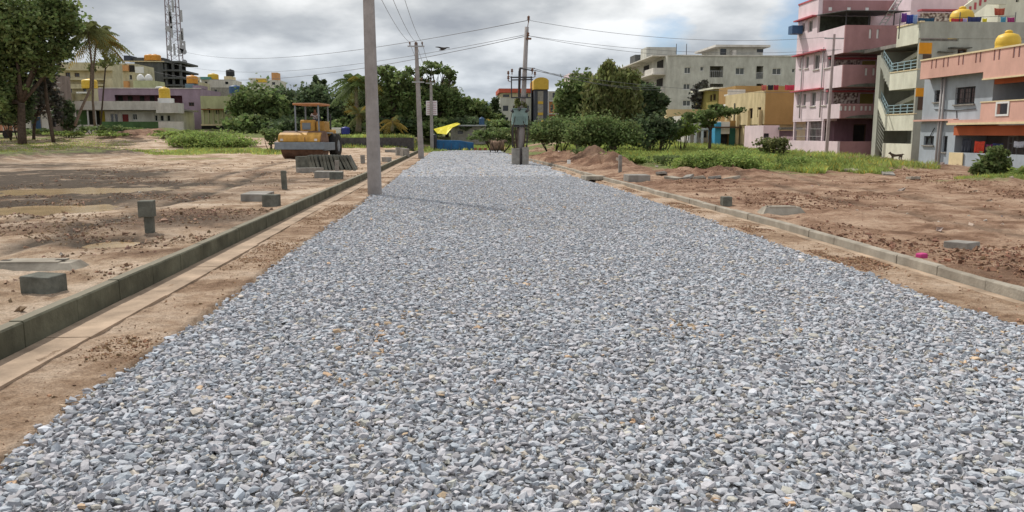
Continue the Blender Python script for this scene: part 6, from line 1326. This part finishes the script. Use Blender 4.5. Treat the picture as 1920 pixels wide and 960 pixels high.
for i, (px_, py_, w_) in enumerate(((1240, 324, 18), (1262, 328, 22), (1290, 328, 16), (1312, 331, 20), (1340, 332, 24), (1372, 334, 18), (1545, 305, 20), (1600, 318, 26), (1665, 322, 22), (1712, 330, 18))):
    x, y = G(px_, py_ + 3, .2); MB().obox((x, y, gz(x, y) + .04), (w_ / FPX * y, .5, .10), random.uniform(-.6, .6), random.uniform(-.2, .2), random.uniform(-.2, .2)).thing('concrete_fragment', M_kr if i % 2 else M_conc, 'broken pale slab piece in the rubble line along the near edge of the weeds', 'rubble', 'broken slabs along the weeds', .02)
# fragments near the right kerb and coloured litter
pxb('paper_scrap', mat('magenta_litter', (.50, .05, .20), .7), 1722, 1742, 475, 484, .12, .1, 'crumpled magenta wrapper on the red earth right of the kerb', 'litter', rz=.4, bevel=.02)
pxb('bottle', mat('white_plastic', (.75, .76, .74), .4), 1064, 1070, 300, 304, .4, .1, 'small white plastic scrap on the dirt heap', 'litter')
pxb('concrete_fragment', M_conc, 1795, 1840, 455, 466, .12, .35, 'broken grey concrete piece on the red earth at right', 'rubble', rz=.5)

# ================================================================== FAR END OF THE ROAD
M_bluep = mat('blue_sheet', (.02, .115, .26), .55, .2, 2)
rb = base('water_trough', (0, 80, 0), 'blue rectangular tank across the far end of the gravel', 'tank'); Yb = 80.9
c0 = P3(819, 282, Yb); c1 = P3(863, 262.5, Yb); c2 = P3(888, 267.5, Yb)
mb = MB(); mb.prism([(c0.x, -.05), (c2.x, -.05), (c2.x, c2.z), (P3(875, 266, Yb).x, c2.z + .08), (c1.x, c1.z - .06), (c0.x, c1.z)], 'y', Yb, Yb + 1.6); mb.build('body', M_bluep, rb, .02)
mb = MB()
for q in (819, 832, 846, 862, 875, 887): x = PY(q, 270, Yb)[0]; mb = MB(); mb.box(x - .04, x + .04, Yb - .06, Yb - .003, -.05, c2.z - .05); mb.build('rib', M_tb, rb)
c = P3(815, 258, 80.5); x = c.x; mb = MB(); mb.lathe(x, 80.5, .0, [(.16, 0), (.2, .3), (.17, .7), (.24, 1.1), (.2, 1.5), (.08, 1.65)], 10); mb.thing('dark_bundle', M_tk, 'dark wrapped bundle standing beside the far sign pole', 'bundle')
# retaining wall behind the roller
Yw_ = 69.2; x0 = PY(610, 270, Yw_)[0]; x1 = -2.9 - .9; zb_ = gz((x0 + x1) / 2, Yw_) - .4; zt_ = P3(700, 258, Yw_).z
mb = MB(); mb.prism([(x0, Yw_), (-3.75, Yw_ + .5), (-3.75, Yw_ + .85), (x0, Yw_ + .35)], 'z', zb_, zt_); mb.thing('retaining_wall', mat('dark_stone', (.075, .07, .068), .9, .35, 3, .02, 8), 'low dark retaining wall with grass on top behind the roller', 'wall')
# grey shed with yellow tarpaulin, barrels
sh = Bld('shed', 'low grey shed with flat pale roof beyond the blue tank', 'shed', (PY(878, 240, 90)[0], 90, 1))
px_block(sh, 90, 845, 911, 237, 3, M_conc, [(858, 245, 868, 251, 'o'), (889, 243, 895, 252, 'o')], z0=.5, roof=False); px_box(sh, 'roof_sheet', M_steel, 89.6, 842, 912, 234, 236.5, 3.6)
tpts = [(813, 242, 86), (820, 250, 85.5), (837, 252, 85.5), (848, 239, 87), (863, 232.5, 89), (857, 229.5, 90), (835, 236, 88)]
mb = MB(); P_l = [P3(*q) for q in tpts]; n = 7; cc = sum(P_l, Vector()) / n; rings = [cc] + [cc.lerp(p, .5) + Vector((0, 0, .12 * (i % 2))) for i, p in enumerate(P_l)] + P_l
fs = []
for i in range(n): j = (i + 1) % n; fs += [(0, 1 + i, 1 + j), (1 + i, 8 + i, 8 + j, 1 + j)]
o = mb.add(rings, fs).thing('tarpaulin', mat('yellow_tarp', (.72, .62, .03), .45, .15, 2), 'bright yellow tarpaulin draped over the shed corner', 'tarpaulin'); q = o.modifiers.new('t', 'SOLIDIFY'); q.thickness = .03
p = P3(904, 234, 88.5); water_tank(p.x, 89.9, P3(904, 234.5, 89.9).z, .30, .85, M_tb, 'blue barrel with white top on the grey shed roof', 'barrels on the shed')
for q, l_ in ((915, 'left'), (924, 'right')): p = P3(q, 236, 93); water_tank(p.x, 94, p.z, .45, .75, M_ty, 'yellow tank behind the shed, %s of two' % l_, 'barrels on the shed'); MB().box(p.x - .4, p.x + .4, 93.6, 94.4, 1.0, p.z).thing('plinth', M_conc, 'grey plinth under the yellow tank, %s of two' % l_, 'plinth')
p = P3(1017, 232, 90); water_tank(p.x, 90, p.z - .5, .45, .8, M_ty, 'yellow tank among the bushes below the slate tower', 'tanks')
p = P3(648, 246, 84); water_tank(p.x, 84, p.z - .3, .45, .75, mat('blue_drum', (.03, .04, .22), .5), 'blue drum on the bank right of the roller', 'drums')
p = P3(630, 247, 84); MB().obox((p.x, 84, p.z + .1), (1.1, .6, .6)).thing('white_crate', M_offw, 'white box beside the blue drum on the bank', 'box', None, .08)
# concrete pipe ring and low brick pillars
p = G(932, 283, 0); mb = MB(); R0 = .5; yy_ = min(p[1], 79.5); X0 = P3(919, 275, yy_).x; X1 = P3(945, 275, yy_).x; k = 20; vs = []; fs = []
for xx_, sgn in ((X0, 0), (X1, 1)):
    for rr in (R0, R0 - .09):
        for j in range(k): a = 2 * math.pi * j / k; vs.append((xx_, yy_ + rr * math.cos(a), R0 + rr * math.sin(a)))
for j in range(k): j2 = (j + 1) % k; fs += [(j, j2, 2 * k + j2, 2 * k + j), (k + j, 3 * k + j, 3 * k + j2, k + j2), (j, k + j, k + j2, j2), (2 * k + j, 2 * k + j2, 3 * k + j2, 3 * k + j)]
mb.add(vs, fs, True).thing('concrete_pipe', mat('brown_pipe', (.20, .13, .09), .95, .3, 4), 'brown concrete pipe section lying at the road end', 'pipe')
for i, q in enumerate((892, 901, 911)): p = G(q, 283.5, 0); MB().obox((p[0], 79.7, .12), (.28, .25, .34)).thing('brick_pillar', M_brick, 'low brick stub at the road end, %s from the blue tank' % ('first', 'second', 'third')[i], 'brick pillar', 'brick stubs at the road end')

# ================================================================== ROAD ROLLER
YRr = 50.0; cx = P3(572, 280, YRr).x; zr = gz(cx, YRr)
M_ry = mat('roller_yellow', (.60, .34, .08), .6, .2, 3, stain=.4); M_rg = mat('roller_grey', (.20, .235, .27), .6, .15, 4); M_drum = mat('muddy_drum', (.17, .10, .07), .75, .35, 3); M_tyre = mat('tyre', (.03, .028, .026), .9, .3, 5)
rr = base('road_roller', (cx, YRr, zr), 'yellow road roller with canopy and muddy steel drum on the left ground', 'road roller', rz=R_(-7))
def lb(nm, m, *a, bevel=.03, parent=None): 
    mb = MB()
    for q in a: mb.box(*q)
    return mb.build(nm, m, parent or rr, bevel, local=True)
mb = MB(); k = 28
vs = []
for xx_ in (-1.25, 1.25):
    for j in range(k): a = 2 * math.pi * j / k; vs.append((xx_, .05 + .84 * math.cos(a), .82 + .84 * math.sin(a)))
mb.add(vs, [(j, (j + 1) % k, k + (j + 1) % k, k + j) for j in range(k)] + [tuple(range(k))[::-1], tuple(range(k, 2 * k))]); mb.build('drum', M_drum, rr, .02, local=True)
lb('drum_frame', M_rg, (-1.52, 1.5, -1.05, -.82, .56, 1.0)); lb('side_arm', M_rg, (-1.52, -1.34, -.819, 1.3, .55, .98)); lb('side_arm', M_rg, (1.32, 1.5, -.819, 1.3, .50, .98))
mb = MB(); mb.prism([(-.9, 1.0), (-.9, 1.25), (-.78, 1.45), (-.5, 1.56), (.6, 1.58), (.6, 1.0)], 'x', -1.35, 1.18); mb.build('front_hood', M_ry, rr, .05, local=True)
lb('hood_seam', M_drum, (.28, .31, -.93, -.85, 1.03, 1.30), bevel=0); lb('headlight', M_offw, (-1.2, -1.02, -.94, -.89, 1.06, 1.2), bevel=.02); lb('headlight', M_offw, (.86, 1.04, -.94, -.89, 1.06, 1.2), bevel=.02); lb('exhaust', M_iron, (.9, .98, 2.4, 2.48, 1.7, 2.7), bevel=.01); lb('chassis', M_rg, (-.9, .9, .6, 3.3, .62, 1.05)); lb('rear_body', M_ry, (-.85, 1.0, 1.9, 3.5, 1.06, 1.75), bevel=.08)
lb('dashboard', M_ry, (-.36, .56, .3, .75, 1.585, 2.33), bevel=.09); lb('seat_side', M_ry, (.60, 1.12, .4, 1.6, 1.585, 2.25), bevel=.08); lb('platform', M_rg, (-.55, 1.2, .62, 2.0, 1.5, 1.58)); lb('engine_cover', M_rg, (-.2, .3, .26, .296, 1.75, 2.15), bevel=.0)
lb('canopy', mat('canopy_orange', (.42, .19, .08), .6, .2, 3), (-.62, 1.05, -.2, 2.1, 3.2, 3.32), bevel=.04)
for xx_ in (-.5, .92):
    for yy_ in (-.05, 1.95): lb('canopy_post', M_rg, (xx_ - .04, xx_ + .04, yy_ - .04, yy_ + .04, 1.55, 3.2), bevel=.005)
lb('seat', M_tk, (.05, .55, 1.2, 1.7, 1.95, 2.13), (.05, .55, 1.6, 1.72, 2.131, 2.55)); lb('seat_base', M_rg, (.15, .45, 1.3, 1.6, 1.581, 1.949))
for sx in (-1, 1):
    mb = MB(); pr = [(.38, 0), (.70, .0), (.76, .07), (.76, .42), (.70, .49), (.38, .49)]; vs = []; k = 24; x0 = 1.02 if sx > 0 else -1.49
    for r_, d_ in pr:
        for j in range(k): a = 2 * math.pi * j / k; vs.append((x0 + d_, 2.2 + r_ * math.cos(a), .76 + r_ * math.sin(a)))
    fs = [(i * k + j, i * k + (j + 1) % k, (i + 1) * k + (j + 1) % k, (i + 1) * k + j) for i in range(5) for j in range(k)]; wh = mb.add(vs, fs, True).build('tyre', M_tyre, rr, local=True)
    mb = MB(); vs = []
    for r_, d_ in ((.38, .03), (.38, .46)):
        for j in range(k): a = 2 * math.pi * j / k; vs.append((x0 + d_, 2.2 + r_ * math.cos(a), .76 + r_ * math.sin(a)))
    mb.add(vs, [(j, (j + 1) % k, k + (j + 1) % k, k + j) for j in range(k)] + [tuple(range(k))[::-1], tuple(range(k, 2 * k))]).build('rim', M_rg, rr, local=True)
mb = MB(); kk = 14
vs = [(.28 + .2 * math.cos(2 * math.pi * j / kk), .86, 2.35 + .2 * math.sin(2 * math.pi * j / kk)) for j in range(kk)]; mb.tube(vs + [vs[0]], .02, 6, False); mb.bar((.28, .6, 2.2), (.28, .86, 2.35), .05); mb.build('steering_wheel', M_iron, rr, local=True)
# driver
def figure(name, label, joints, edges, radii, m, loc, rz, parts):
    root_me = bpy.data.meshes.new(name); root_me.from_pydata(joints, edges, []); o = bpy.data.objects.new(name, root_me); C.objects.link(o); root_me.materials.append(m)
    sk = o.modifiers.new('skin', 'SKIN'); sv_ = root_me.skin_vertices[0].data
    for i, r_ in enumerate(radii): sv_[i].radius = r_ if isinstance(r_, tuple) else (r_, r_); sv_[i].use_root = (i == 0)
    ss = o.modifiers.new('sub', 'SUBSURF'); ss.levels = 2; ss.render_levels = 2; o.location = loc; o.rotation_euler = (0, 0, rz)
    for f_ in root_me.polygons: f_.use_smooth = True
    return o
M_skin = mat('brown_skin', (.20, .11, .07), .6); M_shirt = mat('white_shirt', (.66, .66, .68), .85, .1, 5); M_hair = mat('black_hair', (.012, .01, .01), .7); M_trs = mat('dark_trousers', (.05, .055, .08), .9)
def skin_part(name, J, E_, Rr, m, parent):
    me = bpy.data.meshes.new(name); me.from_pydata(J, E_, []); o = bpy.data.objects.new(name, me); C.objects.link(o); me.materials.append(m); o.parent = parent
    o.modifiers.new('skin', 'SKIN'); sv_ = me.skin_vertices[0].data
    for i, r_ in enumerate(Rr): sv_[i].radius = r_ if isinstance(r_, tuple) else (r_, r_); sv_[i].use_root = (i == 0)
    ss = o.modifiers.new('sub', 'SUBSURF'); ss.levels = 1; ss.render_levels = 2; return o
J = [(0, 0, .10), (0, -.02, .32), (0, -.03, .52), (0, -.03, .60), (0, -.06, .70), (0, -.07, .80),        # pelvis spine chest neck head crown
     (-.19, -.03, .50), (-.26, -.16, .30), (-.17, -.38, .32), (-.15, -.46, .34), (.19, -.03, .50), (.26, -.16, .30), (.17, -.38, .32), (.15, -.46, .34),
     (-.10, -.05, .07), (-.13, -.46, .10), (-.13, -.50, -.30), (-.13, -.62, -.34), (.10, -.05, .07), (.13, -.46, .10), (.13, -.50, -.30), (.13, -.62, -.34)]
E_ = [(0, 1), (1, 2), (2, 3), (3, 4), (4, 5), (2, 6), (6, 7), (7, 8), (8, 9), (2, 10), (10, 11), (11, 12), (12, 13), (0, 14), (14, 15), (15, 16), (16, 17), (0, 18), (18, 19), (19, 20), (20, 21)]
Rr = [(.15, .12), (.14, .11), (.15, .10), .055, (.085, .10), (.06, .07), .06, .045, .035, .03, .06, .045, .035, .03, .085, .065, .05, .04, .085, .065, .05, .04]
dl = Matrix.Rotation(R_(-7), 4, 'Z') @ Vector((.3, 1.38, 0)); dloc = Vector((cx, YRr, zr)) + dl + Vector((0, 0, 2.20))
me = bpy.data.meshes.new('person'); me.from_pydata(J, E_, []); dr = bpy.data.objects.new('person', me); C.objects.link(dr); me.materials.append(M_skin)
dr.modifiers.new('skin', 'SKIN'); sv_ = me.skin_vertices[0].data
for i, r_ in enumerate(Rr): sv_[i].radius = r_ if isinstance(r_, tuple) else (r_, r_); sv_[i].use_root = (i == 0)
ss = dr.modifiers.new('sub', 'SUBSURF'); ss.levels = 1; ss.render_levels = 2; dr.location = dloc; dr.rotation_euler = (0, 0, R_(-7))
tag(dr, 'person in a white shirt seated at the controls of the road roller', 'person')
skin_part('shirt', [J[0], J[1], J[2], J[6], (-.235, -.11, .37), J[10], (.235, -.11, .37)], [(0, 1), (1, 2), (2, 3), (3, 4), (2, 5), (5, 6)], [(.165, .135), (.155, .125), (.165, .115), .075, .065, .075, .065], M_shirt, dr)
skin_part('trousers', [J[0], J[14], J[15], J[16], J[18], J[19], J[20]], [(0, 1), (1, 2), (2, 3), (0, 4), (4, 5), (5, 6)], [(.17, .14), .1, .08, .065, .1, .08, .065], M_trs, dr)
skin_part('hair', [(0, -.03, .76), (0, -.03, .83), (0, .02, .72)], [(0, 1), (0, 2)], [(.10, .11), (.07, .08), .07], M_hair, dr)

# ================================================================== DOG, BIRD, TRAILER
def skin_thing(name, label, cat, J, E_, Rr, m, loc, rz, lv=2):
    me = bpy.data.meshes.new(name); me.from_pydata(J, E_, []); o = bpy.data.objects.new(name, me); C.objects.link(o); me.materials.append(m)
    o.modifiers.new('skin', 'SKIN'); sv_ = me.skin_vertices[0].data
    for i, r_ in enumerate(Rr): sv_[i].radius = r_ if isinstance(r_, tuple) else (r_, r_); sv_[i].use_root = (i == 0)
    ss = o.modifiers.new('sub', 'SUBSURF'); ss.levels = 1; ss.render_levels = lv; o.location = loc; o.rotation_euler = (0, 0, rz); return tag(o, label, cat)
xd, yd = PX(1682, 303, 23.9)[0], 0
xg, yg = G(1681, 304.5, .12); sc_ = 1.0
Jd = [(0, 0, .46), (-.22, 0, .45), (-.40, 0, .48), (-.50, 0, .58), (-.60, 0, .64), (-.74, 0, .60), (.20, 0, .47), (.36, 0, .50), (.52, 0, .56), (.62, 0, .50),
      (-.38, -.08, .32), (-.36, -.08, .16), (-.38, -.08, .03), (-.43, -.08, .02), (-.34, .08, .32), (-.30, .08, .16), (-.33, .08, .03), (-.38, .08, .02),
      (.34, -.08, .36), (.28, -.08, .25), (.38, -.08, .16), (.36, -.08, .03), (.31, -.08, .02), (.30, .08, .36), (.22, .08, .25), (.32, .08, .16), (.30, .08, .03), (.25, .08, .02), (-.57, -.05, .73), (-.57, .05, .73)]
Ed_ = [(0, 1), (1, 2), (2, 3), (3, 4), (4, 5), (0, 6), (6, 7), (7, 8), (8, 9), (2, 10), (10, 11), (11, 12), (12, 13), (2, 14), (14, 15), (15, 16), (16, 17), (7, 18), (18, 19), (19, 20), (20, 21), (21, 22), (7, 23), (23, 24), (24, 25), (25, 26), (26, 27), (4, 28), (4, 29)]
Rd = [(.10, .09), (.12, .11), (.11, .10), .07, (.075, .07), .035, (.085, .09), (.09, .08), .03, .015] + [.05, .03, .025, .022] * 2 + [.06, .045, .028, .024, .022] * 2 + [.02, .02]
skin_thing('dog', 'dark brown dog standing before the cream stair wall, facing left', 'dog', Jd, Ed_, Rd, mat('dog_fur', (.10, .075, .055), .9, .3, 8), (xg, yg, gz(xg, yg)), R_(8)).scale = (.74, .74, .74)
bp_ = P3(831, 92, 40.0); sB = .24
Jb = [(0, 0, 0), (0, -1.2, .1), (0, 1.2, -.05), (0, 1.8, -.05), (-.9, .1, .35), (-1.6, .3, .35), (.9, .1, .35), (1.6, .3, .3)]
Jb = [tuple(c * sB for c in q) for q in Jb]
bird = skin_thing('bird', 'dark bird gliding with spread wings beside the middle pole', 'bird', Jb, [(0, 1), (0, 2), (2, 3), (0, 4), (4, 5), (0, 6), (6, 7)], [(.07, .06), .035, (.05, .03), (.07, .012), (.09, .03), (.045, .015), (.09, .03), (.045, .015)], mat('bird_dark', (.035, .03, .028), .9), bp_, R_(25))
Yt = 84.0; c0 = P3(-4, 237, Yt); c1 = P3(25, 226, Yt); trl = base('trailer', (c1.x - .8, Yt, gz(c1.x, Yt)), 'orange slatted farm trailer at the far left edge under the big tree', 'trailer')
zt2 = gz(c1.x, Yt)
m_o = mat('trailer_orange', (.50, .26, .16), .8, .2, 2); mb = MB(); mb.box(c0.x - 1.5, c1.x, Yt, Yt + 1.8, zt2 + .75, zt2 + 1.5); mb.build('tub', m_o, trl)
for i in range(7): x = c0.x - 1.4 + i * (c1.x - c0.x + 1.3) / 6; MB().box(x, x + .09, Yt - .06, Yt - .003, zt2 + .75, zt2 + 1.52).build('slat', M_offw, trl)
for x in (c0.x - .6, c1.x - .7): MB().tube([(x, Yt - .1, zt2 + .4), (x, Yt + .2, zt2 + .4)], .42, 18).build('wheel', M_tyre, trl)
MB().box(c0.x - 1.4, c1.x - .1, Yt + .3, Yt + 1.5, zt2 + .55, zt2 + .749).build('chassis', M_iron, trl)
